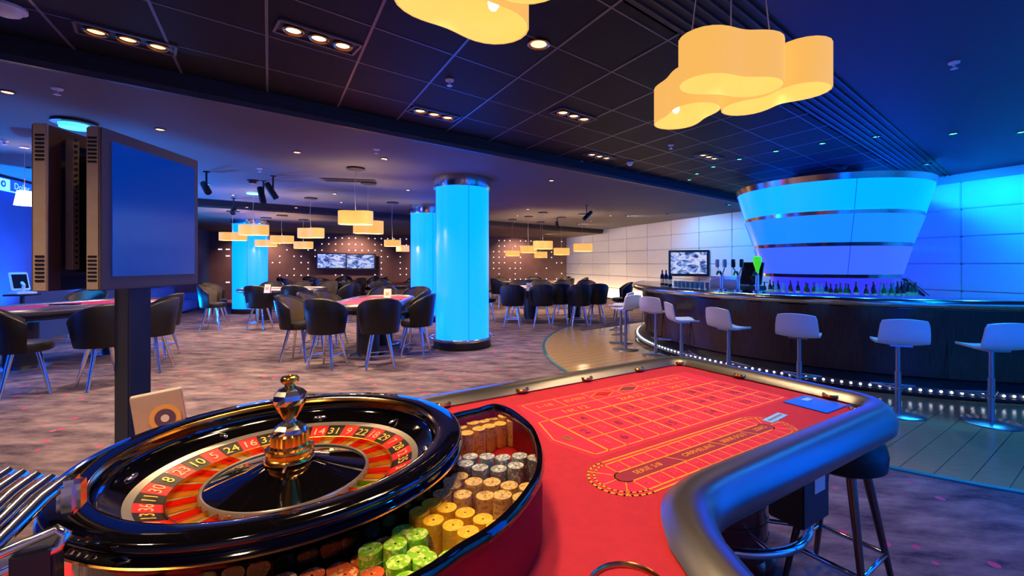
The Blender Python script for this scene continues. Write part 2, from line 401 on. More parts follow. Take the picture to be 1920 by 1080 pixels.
def wall(name, a, b, z0, z1, m, th=.2, side=1):
    a, b = Vector(a), Vector(b); d = (b-a).normalized(); n = Vector((-d.y, d.x))*side*th
    g = MB(); g.prism([a, b, b+n, a+n], z0, z1); return struct(g.build(name, m))
wb = wall('wall_back', LEFTC, CORNER, 0, 3.5, 'wall_dark', side=1)
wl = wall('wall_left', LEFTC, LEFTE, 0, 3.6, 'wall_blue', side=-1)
wr = wall('wall_right', CORNER+WN*.0, RIGHTE, 0, 3.6, 'joint', side=1)
wall('wall_front', LEFTE, RIGHTE, 0, 3.6, 'panel', side=-1)
# padded panels of the white wall
pm = None
PW, PHH = 1.45, .55
for i in range(17):
    for j in range(6):
        z0 = .5+(j-1)*PHH; z1 = z0+PHH
        if j == 0: z0 = .06; z1 = .5
        if j == 5: z1 = 3.25
        key = (0 if j == 0 else 1)
        c = CORNER+WD*(PW*(i+.5))+WN*.03
        if pm is None: pm = {}
        if j not in pm:
            g = MB(); g.box((0,0,0), (PW-.006, .07, z1-z0-.006)); pm[j] = g.build('wall_panel', 'panel', wr, smooth=60, bevel=.016)
            o = pm[j]
        else: o = pm[j].copy(); COL.objects.link(o)
        o.location = (c.x, c.y, (z0+z1)/2); o.rotation_euler = (0,0,math.atan2(WD.y, WD.x))
# lamp points of the dark back wall
bn = Vector((.302,-.953))
dot = None; nd = 0
for j in range(9):
    for i in range(56):
        s = .35+i*.295; z = .78+j*.295
        if random.random() > (.52 if i % 5 else .35): continue
        p = CORNER+BD*s
        px = CX+FPX*p.x/p.y
        if 594 < px < 706 and 1.3 < z < 2.2: continue
        if nd > 285: continue
        nd += 1
        long = s > 15.6
        if dot is None:
            g = MB(); g.box((0,0,0), (.046,.03,.046)); dot = g.build('wall_light', 'dot_white', wb); o = dot
        else: o = dot.copy(); COL.objects.link(o)
        o.location = (p.x+bn.x*.014, p.y+bn.y*.014, z); o.rotation_euler = (0,0,math.atan2(BD.y,BD.x)); o.scale = (3.2,1,1) if long else (1,1,1)

# ceilings
def halfpoly(p0, n, p1=None, n1=None):
    poly = [Vector((-24,-5)), Vector((18,-5)), Vector((18,32)), Vector((-24,32))]
    poly = clip_poly(poly, p0, n)
    if p1 is not None: poly = clip_poly(poly, p1, n1)
    return poly
g = MB(); g.prism(halfpoly(F0, P2, L0, -P2), H1, H1+.05); cs = struct(g.build('ceiling', 'ceil_smooth'))
g = MB(); g.prism(halfpoly(L0, P2), H3, H3+.05); struct(g.build('ceiling_low', 'ceil_low'))
g = MB(); g.prism(halfpoly(F0, -P2, S0, P2), H2+.035, H2+.08); ct = struct(g.build('ceiling_tiled', 'plenum'))
g = MB(); g.prism(halfpoly(S0, -P2), H2, H2+.05); struct(g.build('ceiling_bar', 'ceil_bar'))
# stepped edge between tiled and smooth ceiling
A = F0-D2*6; B = F0+D2*26
g = MB(); g.sweep([tuple(A), tuple(B)], [(-.05,H1-.005),(.0,H1-.005),(.0,H1+.06),(.035,H1+.06),(.035,H1+.12),(.07,H1+.12),(.07,H2+.05),(-.05,H2+.05)]); struct(g.build('trim_2', 'fascia'))
A = L0-D2*6; B = L0+D2*16
g = MB(); g.sweep([tuple(A), tuple(B)], [(-.05,H3-.004),(.0,H3-.004),(.0,H3+.08),(.05,H3+.08),(.05,H1+.05),(-.05,H1+.05)]); struct(g.build('trim_3', 'fascia'))
# tiles and T-bars
G1 = Vector((-.515,.857)); G2 = D2
TS = .70
def inside_t(p): return (p-F0).dot(P2) < -.05 and (p-S0).dot(P2) > .62
tile = None; T0 = Vector((-2.0,4.66)); TOP = 0
for i in range(-6, 22):
    for j in range(-9, 9):
        c = [T0+G2*TS*(i+x)*1.02+G1*TS*(j+y) for x, y in ((.02,.02),(.98,.02),(.98,.98),(.02,.98))]
        poly = clip_poly(clip_poly(c, F0-P2*.08, -P2), S0+P2*.60, P2)
        cc = sum(c, Vector((0,0)))/4
        if len(poly) < 3 or cc.y < -1.5 or cc.y > 15 or abs(cc.x/max(cc.y,.6)) > 1.9: continue
        TOP += 1
        g = MB(); m = cc; g.prism([p-m for p in poly], H2, H2+.03); g.build('ceiling_tile', 'ceil_tile', ct, loc=(m.x,m.y,0))
for i in range(-6, 22):
    a = T0+G2*TS*i*1.02
    # clip the bar between the two edges
    t0 = (F0-P2*.08-a).dot(P2)/G1.dot(P2); t1 = (S0+P2*.6-a).dot(P2)/G1.dot(P2)
    p, q = a+G1*t0, a+G1*t1
    g = MB(); g.sweep([tuple(p), tuple(q)], [(-.011,H2-.004),(.011,H2-.004),(.011,H2+.04),(-.011,H2+.04)]); g.build('t_bar', 't_bar', ct)
for j in range(-8, 9):
    a = T0+G1*TS*j
    if inside_t(a):
        p, q = a-G2*5, a+G2*16
        g = MB(); g.sweep([tuple(p), tuple(q)], [(-.007,H2-.003),(.007,H2-.003),(.007,H2+.03),(-.007,H2+.03)]); g.build('t_bar', 't_bar', ct)
# linear slot diffuser
sd = thing('slot_diffuser', 'long linear air diffuser with parallel dark slots beside the tiled ceiling', 'air vent', (S0.x, S0.y, H2))
q = MB(); a, b = -D2*6, D2*17
q.sweep([tuple(a+P2*.31), tuple(b+P2*.31)], [(-.31,.0),(.31,.0),(.31,.03),(-.31,.03)]); q.build('backing', 'slot_black', sd)
for k in range(7):
    o = P2*(.04+k*.085); g = MB(); g.sweep([tuple(a+o), tuple(b+o)], [(-.008,-.016),(.008,-.016),(.008,.002),(-.008,.002)]); g.build('slat', 'slot_metal', sd)

# ================================================================== COLUMNS
def column(px, Y, label, bottom=.16, top=3.0, r=.5, ceil=H1, ring=True):
    c = at(px, CY, Y)
    t = thing('light_column', label, 'column', (c.x, c.y, 0), 0, 'glowing blue columns')
    g = MB(); g.lathe([(r,bottom),(r,top)], 64); g.build('glow_panel', 'column_glow', t, smooth=60)
    for a in (.4, 1.97, 3.54, 5.11):
        g = MB(); g.box(((r+.0015)*math.cos(a), (r+.0015)*math.sin(a), (bottom+top)/2), (.006,.006,top-bottom), a); g.build('panel_seam', 'fascia', t)
    g = MB(); g.lathe([(.02,0),(r+.03,0),(r+.04,.02),(r+.04,bottom-.02),(r+.02,bottom),(.02,bottom)], 64); g.build('plinth', 'fascia', t, smooth=40)
    g = MB(); g.lathe([(.02,top),(r+.04,top),(r+.05,top+.03),(r+.05,ceil),(.02,ceil)], 64); g.build('collar', 'steel', t, smooth=40)
    if ring:
        g = MB(); g.tube([((r+.1)*math.cos(2*PI*k/48), (r+.1)*math.sin(2*PI*k/48), .19) for k in range(48)], .02, 8, True); g.build('foot_ring', 'chrome', t, smooth=60)
        for k in range(6):
            a = k*PI/3+.3; g = MB(); g.tube([((r)*math.cos(a), r*math.sin(a), .19), ((r+.1)*math.cos(a), (r+.1)*math.sin(a), .19)], .01, 6); g.build('ring_bracket', 'chrome', t, smooth=60)
    return t
column(867, 8.75, 'nearest glowing cyan column, standing beside the middle card table', top=3.05, r=.51)
column(806, 12.8, 'glowing cyan column half hidden behind the nearest column', top=3.0, r=.53)
column(469.5, 14.8, 'far glowing cyan column behind the chairs near the dotted wall', top=2.9, r=.5, ceil=H3, ring=False)

def unseen_column(x, y, label, ceil):  # unseen columns, added for the blue light falling in from the sides
    t = column(CX, y, label, top=3.05, r=.51, ceil=ceil); t.location.x = x; return t
unseen_column(3.75, 1.5, 'added glowing cyan column right of the viewer, outside the picture', H2)
unseen_column(-7.7, 4.3, 'added glowing cyan column left of the viewer, outside the picture', H1)

# ================================================================== BAR
bar = thing('bar_counter', 'long curved bar with dark wood front, steel edged top and white light dots', 'bar counter', (BARC.x, BARC.y, 0))
A0, A1 = R(150), R(292)
RC = 4.1
g = MB(); g.ringsec([(RC-.16,.22),(RC-.10,1.06),(RC-.5,1.06),(RC-.5,.22)], 96, (0,0,0), A0, A1); g.build('front_panel', 'bar_wood', bar, smooth=30)
g = MB(); g.ringsec([(RC+.075,1.076),(RC+.10,1.092),(RC+.112,1.115),(RC+.114,1.132),(RC+.110,1.150),(RC+.098,1.170),(RC+.075,1.184),(RC+.02,1.186),(RC+.02,1.075)], 120, (0,0,0), A0-.02, A1); g.build('steel_edge', 'steel', bar, smooth=40)
g = MB(); g.ringsec([(RC+.02,1.06),(RC+.02,1.18),(RC-.55,1.18),(RC-.55,1.06)], 96, (0,0,0), A0, A1); g.build('counter_top', 'lacquer', bar)
g = MB(); g.ringsec([(RC-.02,0.01),(RC+.0,.06),(RC-.02,.13),(RC-.2,.22),(RC-.5,.22),(RC-.5,0.01)], 96, (0,0,0), A0, A1); g.build('foot_plinth', 'fascia', bar, smooth=30)
g = MB(); g.ringsec([(RC+.02,.055),(RC+.055,.055),(RC+.055,.075),(RC+.02,.075)], 96, (0,0,0), A0, A1); g.build('foot_trim', 'fascia', bar, smooth=30)
for k in range(12):
    a = A0+(A1-A0)*(k+.5)/12; g = MB(); g.box(((RC-.126)*math.cos(a), (RC-.126)*math.sin(a), .64), (.012,.006,.8), a, ry=-.07); g.build('panel_seam', 'slot_black', bar)
led = None
for k in range(104):
    a = A0+(A1-A0)*(k+.5)/104
    if led is None:
        g = MB(); g.ball((0,0,0), .015, 5); led = g.build('led', 'led_white', bar); o = led
    else: o = led.copy(); COL.objects.link(o)
    o.location = ((RC+.004)*math.cos(a), (RC+.004)*math.sin(a), .10)
# glowing funnel
FX, FY = 5.95, 9.25
t = thing('light_funnel', 'tiered glowing blue funnel lamp hanging over the bar', 'light fixture', (FX, FY, 0))
tiers = [(3.06,1.69,2.55,1.555,'funnel_a'),(2.48,1.545,1.99,1.38,'funnel_b'),(1.92,1.365,1.41,1.225,'funnel_c')]
for z1, r1, z0, r0, m in tiers:
    g = MB(); g.lathe([(r0,z0),(r1,z1)], 96); g.build('glow_tier', m, t, smooth=60)
for z1, r1, z0, r0 in ((3.17,1.73,3.06,1.70),(2.55,1.54,2.48,1.53),(1.99,1.365,1.92,1.35),(1.41,1.21,1.345,1.20)):
    g = MB(); g.lathe([(r0-.2,z0),(r0,z0),(r1,z1),(r1-.2,z1)], 96); g.build('steel_band', 'steel', t, smooth=40)
g = MB(); g.lathe([(.02,3.16),(.6,3.16),(.6,H2),(.02,H2)], 64); g.build('ceiling_collar', 'slot_black', t, smooth=40)
for z1, r1, z0, r0, m in tiers:
    for a in (R(-108), R(-200), R(-20)):
        g = MB(); g.tube([((r0+.002)*math.cos(a),(r0+.002)*math.sin(a),z0),((r1+.002)*math.cos(a),(r1+.002)*math.sin(a),z1)], .004, 5); g.build('panel_seam', 'slot_black', t)
# back bar under the funnel
bb = thing('back_bar', 'round back bar with blue glowing shelf wall under the funnel lamp', 'back bar', (FX, FY, 0))
g = MB(); g.lathe([(1.0,.0),(1.45,.0),(1.45,.92),(1.0,.92)], 72); g.build('cabinet', 'bar_wood', bb, smooth=30)
g = MB(); g.lathe([(1.0,.92),(1.52,.92),(1.52,.96),(1.0,.96)], 72); g.build('shelf', 'steel', bb, smooth=30)
g = MB(); g.lathe([(1.05,.96),(1.05,1.345)], 72); g.build('glow_wall', 'funnel_d', bb, smooth=60)
# bottles
def bottle(m, h, r, cap):
    t = thing('bottle', 'x', 'bottle', (0,0,0))
    g = MB(); g.lathe([(.002,0),(r,0),(r,h*.55),(r*.85,h*.64),(r*.35,h*.76),(r*.33,h*.94),(.002,h*.94)], 12); g.build('glass', m, t, smooth=50)
    g = MB(); g.lathe([(r*1.02,h*.15),(r*1.03,h*.16),(r*1.03,h*.42),(r*1.02,h*.43)], 12); g.build('paper_label', 'bottle_label', t, smooth=50)
    g = MB(); g.lathe([(.002,h*.93),(r*.42,h*.93),(r*.42,h),(.002,h)], 10); g.build('cap', cap, t, smooth=50)
    return t
BK = [('glass_green',.30,.036,'brass','green glass'),('glass_brown',.28,.038,'slot_black','brown glass'),('glass_clear',.31,.035,'chrome','pale blue glass'),('glass_dark',.33,.036,'gold','dark glass')]
protos = [None]*4; made_b = [[],[],[],[]]
for k in range(46):
    a = R(-172+k*3.05+random.uniform(-.5,.5)); rr = 1.40-.13*(k % 2)
    kind = random.choice([0,0,1,2,2,3,3]); m, h, r, cp, word = BK[kind]
    L = word+' bottle standing on the back bar shelf under the funnel'
    loc = (FX+rr*math.cos(a), FY+rr*math.sin(a), .96)
    if protos[kind] is None:
        protos[kind] = o = bottle(m, h, r, cp); tag(o, L, 'bottle', word+' bottles on the back bar'); o.location = loc
    else: o = dup(protos[kind], loc, random.random()*6)
    made_b[kind].append(o)
for kind in range(4): number_left(made_b[kind], BK[kind][4]+' bottle on the back bar, %s of its kind from the left')
def polar(deg, r, z): return (BARC.x+r*math.cos(R(deg)), BARC.y+r*math.sin(R(deg)), z)
# things on the counter
def tap(deg, label, lever, r=3.75):
    t = thing('beer_tap', label, 'beer tap', polar(deg, r, 1.18), R(deg))
    g = MB(); g.lathe([(.002,0),(.07,0),(.07,.02),(.03,.03),(.026,.26),(.002,.27)], 16); g.build('tower', 'chrome', t, smooth=40)
    g = MB(); g.tube([(0,0,.24),(.05,0,.30),(.09,0,.30),(.12,0,.25)], .018, 8); g.build('spout', 'chrome', t, smooth=40)
    if lever == 'green':
        g = MB(); g.lathe([(.002,.27),(.022,.28),(.026,.33),(.060,.45),(.064,.50),(.05,.53),(.002,.54)], 20); g.build('tap_lamp', 'green_glow', t, smooth=50)
    else:
        for s in (-.09, .05):
            g = MB(); g.tube([(0,0,.24),(0,s,.36)], .010, 6); g.build('arm', 'chrome', t, smooth=40)
            g = MB(); g.box((0,s,.43), (.05,.05,.13)); g.build('tap_handle', lever, t, bevel=.008)
    return t
tap(210, 'chrome beer tap with two handles nearest the bar television', 'machine')
tap(214.5, 'chrome beer tap with dark handles left of the green lamp tap', 'glass_dark')
tap(219, 'beer tap topped by a bright green drop shaped lamp', 'green')
cm = thing('coffee_machine', 'silver espresso machine on the bar behind the taps', 'coffee machine', polar(204, 3.1, .96), R(204))
g = MB(); g.box((0,0,.21), (.42,.62,.32)); g.build('body', 'machine', cm, bevel=.02)
g = MB(); g.box((0,0,.40), (.40,.58,.05)); g.build('cup_tray', 'chrome', cm, bevel=.008)
for s in (-.15,.15):
    g = MB(); g.tube([(.20,s,.16),(.36,s,.14)], .018, 8); g.build('brew_handle', 'black_plastic', cm, smooth=40)
g = MB(); g.box((0,0,.03), (.46,.60,.04)); g.build('drip_tray', 'steel', cm, bevel=.006)
bs = thing('bar_shelf', 'low work counter behind the bar near the coffee machine', 'counter', polar(204, 3.1, 0), R(204))
g = MB(); g.box((0,0,.46), (.5,2.0,.92)); g.build('body', 'bar_wood', bs); g = MB(); g.box((0,0,.94), (.54,2.04,.04)); g.build('top', 'steel', bs, bevel=.006)
till = thing('cash_register', 'dark blue cash register screen beside the green lamp tap', 'cash register', polar(215.5, 3.5, 1.18), R(215.5))
g = MB(); g.box((0,0,.04), (.3,.3,.08)); g.build('base', 'black_plastic', till, bevel=.01)
g = MB(); g.box((-.02,0,.27), (.05,.34,.36), ry=-.25); g.build('screen_case', 'glass_dark', till, bevel=.01)
g = MB(); g.tube([(0,0,.07),(-.03,0,.2)], .03, 8); g.build('stand', 'black_plastic', till, smooth=40)
for k, (deg, r) in enumerate(((187,3.85),(188.6,3.82),(192,3.85))):
    t = thing('wine_bottle', ('dark wine bottle at the far left end of the bar top, first','dark wine bottle at the far left end of the bar top, second','dark wine bottle on the bar top just left of the television')[k], 'bottle', polar(deg, r, 1.185))
    g = MB(); g.lathe([(.002,0),(.038,0),(.038,.19),(.014,.24),(.014,.30),(.002,.30)], 14); g.build('glass', 'glass_dark', t, smooth=50)
    g = MB(); g.lathe([(.0385,.05),(.0392,.05),(.0392,.13),(.0385,.13)], 14); g.build('paper_label', 'bottle_label', t, smooth=50)
# glass partition and glasses on the bar
gl = None
for k in range(14):
    deg = 195+k*.85; p = polar(deg, 3.86-.07*(k % 2), 1.185)
    if gl is None:
        gl = thing('drinking_glass', 'upturned drinking glass in the rows on the bar top by the television', 'glass', p, 0, 'glasses on the bar')
        g = MB(); g.lathe([(.030,0),(.036,.11),(.034,.11),(.028,.006),(.002,.006)], 14); g.build('bowl', 'glass_clear', gl, smooth=50)
        g = MB(); g.lathe([(.002,-.001),(.030,0),(.030,.004),(.002,.004)], 14); g.build('base', 'glass_clear', gl, smooth=50)
        made_g = [gl]
    else: made_g.append(dup(gl, p))
number_left(made_g, 'upturned drinking glass on the bar top by the television, %s from the left')
# menu board at right end of the back bar
mb = thing('menu_board', 'dark tilted menu board leaning beside the back bar shelves', 'menu board', at(1712, 555, 8.9))
g = MB(); g.box((0,0,.18), (.04,.5,.44), rz=-.6, ry=-.75); g.build('panel', 'slot_black', mb, bevel=.006)
g = MB(); g.box((.045,-.03,.2), (.012,.54,.48), rz=-.6, ry=-.75); g.build('frame', 'steel', mb, bevel=.003)

def tv(px0, py0, px1, py1, Y, label, pic, rz, z=None, group=None):
    a = at(px0, py0, Y); b = at(px1, py1, Y); c = (a+b)/2; wdt = abs(b.x-a.x)/max(.5, abs(math.cos(rz))); h = abs(b.z-a.z)
    t = thing('television', label, 'television', c, rz, group)
    g = MB(); g.box((0,.02,0), (wdt,.06,h)); g.build('case', 'black_plastic', t, bevel=.012)
    g = MB(); g.box((0,-.0125,.006), (wdt*.88,.006,h*.82)); g.build('picture', pic, t)
    g = MB(); g.box((0,.13,0), (wdt*.25,.18,h*.25)); g.build('wall_bracket', 'slot_metal', t)
    return t
brz = math.atan2(.302,.953)
tv(596,474,648,505,21.2, 'left of the two televisions on the dotted wall', 'tv_picture', brz)
tv(650.5,475.5,702,506,21.58, 'right of the two televisions on the dotted wall', 'tv_picture_b', brz)
tvb = tv(1257,469,1325,518,15.4, 'television on a wall arm at the white padded wall behind the bar taps', 'tv_picture_c', -.35)
_d = Matrix.Rotation(.35, 2) @ (-WN*.53); g = MB(); g.tube([(0,.2,0), (_d.x,_d.y,0)], .03, 8); g.build('wall_arm', 'slot_metal', tvb, smooth=40)

# bar stools
def bar_stool(label, loc, rz):
    """seat faces local +y, shell back at -y"""
    t = thing('bar_stool', label, 'bar stool', loc, rz, 'white bar stools along the bar')
    g = MB(); g.lathe([(.002,0),(.235,0),(.24,.006),(.23,.014),(.04,.024),(.002,.024)], 36); g.build('base_plate', 'brushed', t, smooth=40)
    g = MB(); g.lathe([(.028,.02),(.028,.45),(.022,.45),(.022,.73),(.002,.73)], 16); g.build('pole', 'brushed', t, smooth=40)
    g = MB(); g.tube([(0,-.03,.27),(-.2,.16,.27),(.2,.16,.27)], .011, 8, True); g.build('footrest', 'brushed', t, smooth=40)
    g = MB(); g.box((0,.0,.735), (.2,.2,.02)); g.build('seat_plate', 'brushed', t, bevel=.004)
    prof = [(.21,.755),(.17,.766),(.05,.762),(-.08,.760),(-.15,.775),(-.19,.82),(-.205,.89),(-.215,.97),(-.225,1.03)]
    wid = [.17,.205,.215,.22,.22,.22,.215,.205,.19]
    v = []; f = []; nx = 8
    for k, (y, z) in enumerate(prof):
        for i in range(nx+1):
            u = i/nx*2-1
            e = .03*u*u
            if k < 5: v.append((wid[k]*u, y, z+e*.6))
            else: v.append((wid[k]*u, y+e*1.2, z-(.02*u*u if k == 8 else 0)))
    for k in range(len(prof)-1):
        for i in range(nx):
            q = k*(nx+1)+i; f.append((q, q+1, q+nx+2, q+nx+1))
    # give the shell thickness
    m = len(v); nv = []
    for k, (y, z) in enumerate(prof):
        y0, z0 = prof[max(k-1,0)]; y1, z1 = prof[min(k+1,len(prof)-1)]
        n = Vector((0, -(z1-z0), (y1-y0))).normalized()
        for i in range(nx+1):
            p = v[k*(nx+1)+i]; nv.append((p[0], p[1]+n.y*.022, p[2]+n.z*.022))
    f2 = [tuple(reversed([i+m for i in q])) for q in f]
    rim = [i for i in range(nx)]
    side = []
    K = len(prof)-1
    for i in range(nx): side += [(i, i+1, i+1+m, i+m), (K*(nx+1)+i, K*(nx+1)+i+m, K*(nx+1)+i+1+m, K*(nx+1)+i+1)]
    for k in range(K):
        a = k*(nx+1); b = a+nx+1; side += [(a, a+m, b+m, b), (a+nx, b+nx, b+nx+m, a+nx+m)]
    g = MB(); g.add(v+nv, f+f2+side); g.build('seat_shell', 'stool_shell', t, smooth=60)
    return t
def stool_at(x, y, turn=0):
    d = BARC-Vector((x,y)); return (x, y, .010), math.atan2(d.y, d.x)-PI/2+turn
SP = [(4.53,4.49,.25,'white bar stool nearest the right edge of the picture'),(3.82,4.77,.12,'white bar stool second from the right edge of the picture'),
      (3.05,5.25,.0,'white bar stool third from the right, in front of the dark wood panel'),(2.5,5.9,-.35,'white bar stool fourth from the right, below the beer taps'),
      (2.12,6.65,-.55,'white bar stool fifth from the right, below the television'),(2.05,7.85,.45,'white bar stool nearest the far end of the bar'),
      (1.62,8.35,2.0,'white bar stool turned sideways at the far end of the bar'),(1.66,9.05,2.6,'farthest white bar stool, behind two others at the end of the bar')]
s0 = None
for x, y, tn, lab in SP:
    loc, rz = stool_at(x, y, tn)
    if s0 is None: s0 = bar_stool(lab, loc, rz)
    else: dup(s0, loc, rz, lab)

# ================================================================== CARD TABLES AND CHAIRS
def stadium(L, W, n=12):
    r = W/2; h = L/2-r
    return [(h+r*math.cos(a), r*math.sin(a)) for a in [(-PI/2+PI*i/n) for i in range(n+1)]]+[(-h+r*math.cos(a), r*math.sin(a)) for a in [(PI/2+PI*i/n) for i in range(n+1)]]
TZ = .92
def card_table(label, loc, rz, L, W):
    t = thing('card_table', label, 'table', (loc[0],loc[1],0), rz, 'oval card tables')
    g = MB(); g.prism(stadium(L-.2, W-.2), TZ-.05, TZ); g.build('felt_top', 'felt_pink', t)
    g = MB(); g.sweep([tuple(p) for p in stadium(L-.1, W-.1)], [(-.06,TZ-.06),(.0,TZ-.085),(.055,TZ-.06),(.065,TZ-.02),(.04,TZ+.02),(-.01,TZ+.03),(-.05,TZ+.012)], True); g.build('padded_rail', 'rail_leather', t, smooth=60)
    g = MB(); g.prism(stadium(L-.3, W-.3), TZ-.16, TZ-.05); g.build('apron', 'black_box', t)
    for s in (-1, 1):
        x = s*L*.22
        g = MB(); g.lathe([(.002,.05),(.19,.05),(.19,.71),(.002,.71)], 24, (x,0,0)); g.build('pedestal', 'black_plastic', t, smooth=40)
        g = MB(); g.lathe([(.002,0),(.33,0),(.33,.03),(.19,.06),(.002,.06)], 28, (x,0,0)); g.build('pedestal_base', 'chrome', t, smooth=40)
    g = MB(); g.box((0,-W/2+.17,TZ+.004), (.34,.1,.01)); g.build('chip_tray', 'steel', t, bevel=.003)
    return t
chair0 = None
def make_chair(label, loc, rz, group):
    """seat faces local +y"""
    t = thing('barrel_chair', label, 'chair', loc, rz, group)
    g = MB(); g.lathe([(.002,.53),(.22,.53),(.25,.55),(.255,.60),(.24,.64),(.18,.655),(.002,.66)], 28); g.build('seat', 'leather', t, smooth=50)
    n = 24; v = []; prof_n = 0
    for i in range(n+1):
        u = i/n*2-1; a = -PI/2+u*R(92)
        zt = 1.09-.20*abs(u)**2.4; zb = .545
        ro = .285; th = .05*(1-.45*abs(u)**3)
        ft = .055
        loop = [(ro-th,zb),(ro-.01,zb-.005),(ro,zb+.02),(ro+ft*.5,(zb+zt)/2),(ro+ft,zt-.02),(ro+ft-.01,zt),(ro+ft-th+.005,zt+.004),(ro+ft-th-.004,zt-.02),(ro+ft*.4-th,(zb+zt)/2)]
        prof_n = len(loop)
        for r, z in loop: v.append((r*math.cos(a), r*math.sin(a), z))
    p = prof_n
    f = [(i*p+k, (i+1)*p+k, (i+1)*p+(k+1)%p, i*p+(k+1)%p) for i in range(n) for k in range(p)]+[tuple(range(p)), tuple(n*p+k for k in range(p-1,-1,-1))]
    g = MB(); g.add(v, f); bk = g.build('backrest', 'leather', t, smooth=60)
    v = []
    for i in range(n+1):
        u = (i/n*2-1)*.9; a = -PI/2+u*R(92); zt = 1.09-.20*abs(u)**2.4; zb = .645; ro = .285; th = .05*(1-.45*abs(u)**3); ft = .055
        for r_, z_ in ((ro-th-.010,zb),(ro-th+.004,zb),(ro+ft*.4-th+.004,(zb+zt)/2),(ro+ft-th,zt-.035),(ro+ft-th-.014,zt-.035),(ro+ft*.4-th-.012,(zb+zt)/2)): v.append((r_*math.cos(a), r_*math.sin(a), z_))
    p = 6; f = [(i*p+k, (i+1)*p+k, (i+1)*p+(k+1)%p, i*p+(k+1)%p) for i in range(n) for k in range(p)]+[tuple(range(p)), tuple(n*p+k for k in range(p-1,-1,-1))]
    g = MB(); g.add(v, f); g.build('glint_pad', 'leather_glint', bk, smooth=60)  # added lining that carries the painted warm glint
    for a in (45,135,225,315):
        c, s = math.cos(R(a)), math.sin(R(a))
        g = MB(); g.tube([(.15*c,.15*s,.54),(.29*c,.29*s,.006)], .027, 8, r2=.016); g.build('leg', 'chrome', t, smooth=60)
    q = .235; g = MB(); g.tube([(q*math.cos(R(a)), q*math.sin(R(a)), .20) for a in (45,135,225,315)], .009, 6, True); g.build('foot_ring', 'chrome', t, smooth=60)
    return t
def chair(x, y, face, label, group):
    """face: degrees of the direction the sitter looks"""
    global chair0
    if chair0 is None: chair0 = make_chair(label, (x,y,0), R(face-90), group); return chair0
    return dup(chair0, (x,y,0), R(face-90), label, group)
T = [('oval card table with pink felt at the left edge behind the display', (-7.75,7.45), 75, 2.8, 1.45),
     ('oval card table with pink felt standing left of the nearest column', (-3.05,8.4), 96, 2.4, 1.2),
     ('oval card table in front of the far column, left of the middle table', (-7.0,12.3), 14, 2.2, 1.2),
     ('oval card table behind the middle table, below the televisions', (-4.7,15.1), 60, 2.2, 1.2),
     ('farthest oval card table on the left, by the dotted wall', (-8.0,17.5), 20, 2.4, 1.2),
     ('long oval card table right of the columns, behind a row of five chairs', (.4,13.05), 3, 2.9, 1.2),
     ('oval card table at the back on the right, near the white wall', (-.2,17.2), 10, 2.6, 1.2)]
for lab, loc, a, L, W in T: card_table(lab, loc, R(a), L, W)
g1 = 'chairs at the left card table'
chair(-6.3,5.5,50, 'black barrel chair at the left picture edge, turned to the right', g1)
chair(-5.68,5.85,150, 'black barrel chair just left of the display post', g1)
chair(-5.8,6.7,197, 'black barrel chair seen right of the display post, facing left', g1)
chair(-6.55,7.75,190, 'black barrel chair behind the one right of the display post', g1)
chair(-8.5,9.3,275, 'barrel chair on the far side of the left card table, right', g1)
chair(-9.3,9.2,290, 'barrel chair on the far side of the left card table, left', g1)
g2 = 'chairs at the middle card table'
chair(-3.27,6.95,82, 'black barrel chair with its back to us, left at the middle table', g2)
chair(-2.47,6.98,112, 'black barrel chair turned slightly left, nearest the big column', g2)
chair(-3.98,7.45,2, 'black barrel chair at the left side of the middle table, nearest', g2)
chair(-4.02,8.15,0, 'black barrel chair at the left side of the middle table, second', g2)
chair(-4.08,8.87,-5, 'black barrel chair at the left side of the middle table, third', g2)
chair(-2.12,7.75,178, 'black barrel chair at the right side of the middle table, against the column', g2)
chair(-2.43,8.72,185, 'black barrel chair at the right side of the middle table, farther back', g2)
chair(-3.45,9.95,280, 'black barrel chair at the far end of the middle table, left', g2)
chair(-2.75,9.98,262, 'black barrel chair at the far end of the middle table, right', g2)
g3 = 'chairs at the far left card table'
chair(-8.0,11.05,15, 'blue lit barrel chair beside the display edge, facing right', g3)
chair(-6.8,10.95,90, 'black barrel chair with its back to us, centre of the far left table', g3)
chair(-6.0,11.1,98, 'black barrel chair with its back to us, right end of far left table', g3)
chair(-8.7,12.1,0, 'barrel chair at the left end of the far left table', g3)
chair(-7.9,13.25,290, 'barrel chair on the far side of the far left table, left', g3)
chair(-7.15,13.4,278, 'barrel chair on the far side of the far left table, middle', g3)
chair(-6.4,13.55,268, 'barrel chair on the far side of the far left table, right', g3)
chair(-5.4,12.35,185, 'barrel chair between the far left table and the middle table', g3)
def ring_chairs(ci, n, skip, words, group, off=.5):
    lab, (cx, cy), a, L, W = T[ci]
    pts = [Vector(q) for q in stadium(L+2*off, W+2*off, 24)]; made = []
    seg = [(pts[(i+1) % len(pts)]-pts[i]).length for i in range(len(pts))]
    def along(d):
        for i, l in enumerate(seg):
            if d <= l: return pts[i]+(pts[(i+1) % len(pts)]-pts[i])*(d/l)
            d -= l
        return pts[0]
    for i in range(n):
        p = along(sum(seg)*(i+.25)/n); c, s = math.cos(R(a)), math.sin(R(a))
        x, y = cx+p[0]*c-p[1]*s, cy+p[0]*s+p[1]*c
        made.append(chair(x, y, math.degrees(math.atan2(cy-y, cx-x)), words, group))
    number_left(made, words+', %s from the left')
ring_chairs(3, 8, (), 'barrel chair in the far ring below the televisions', 'chairs at the table below the televisions')
ring_chairs(4, 8, (), 'barrel chair in the farthest left ring by the dotted wall', 'chairs at the farthest left table')
g6 = 'chairs at the long right card table'
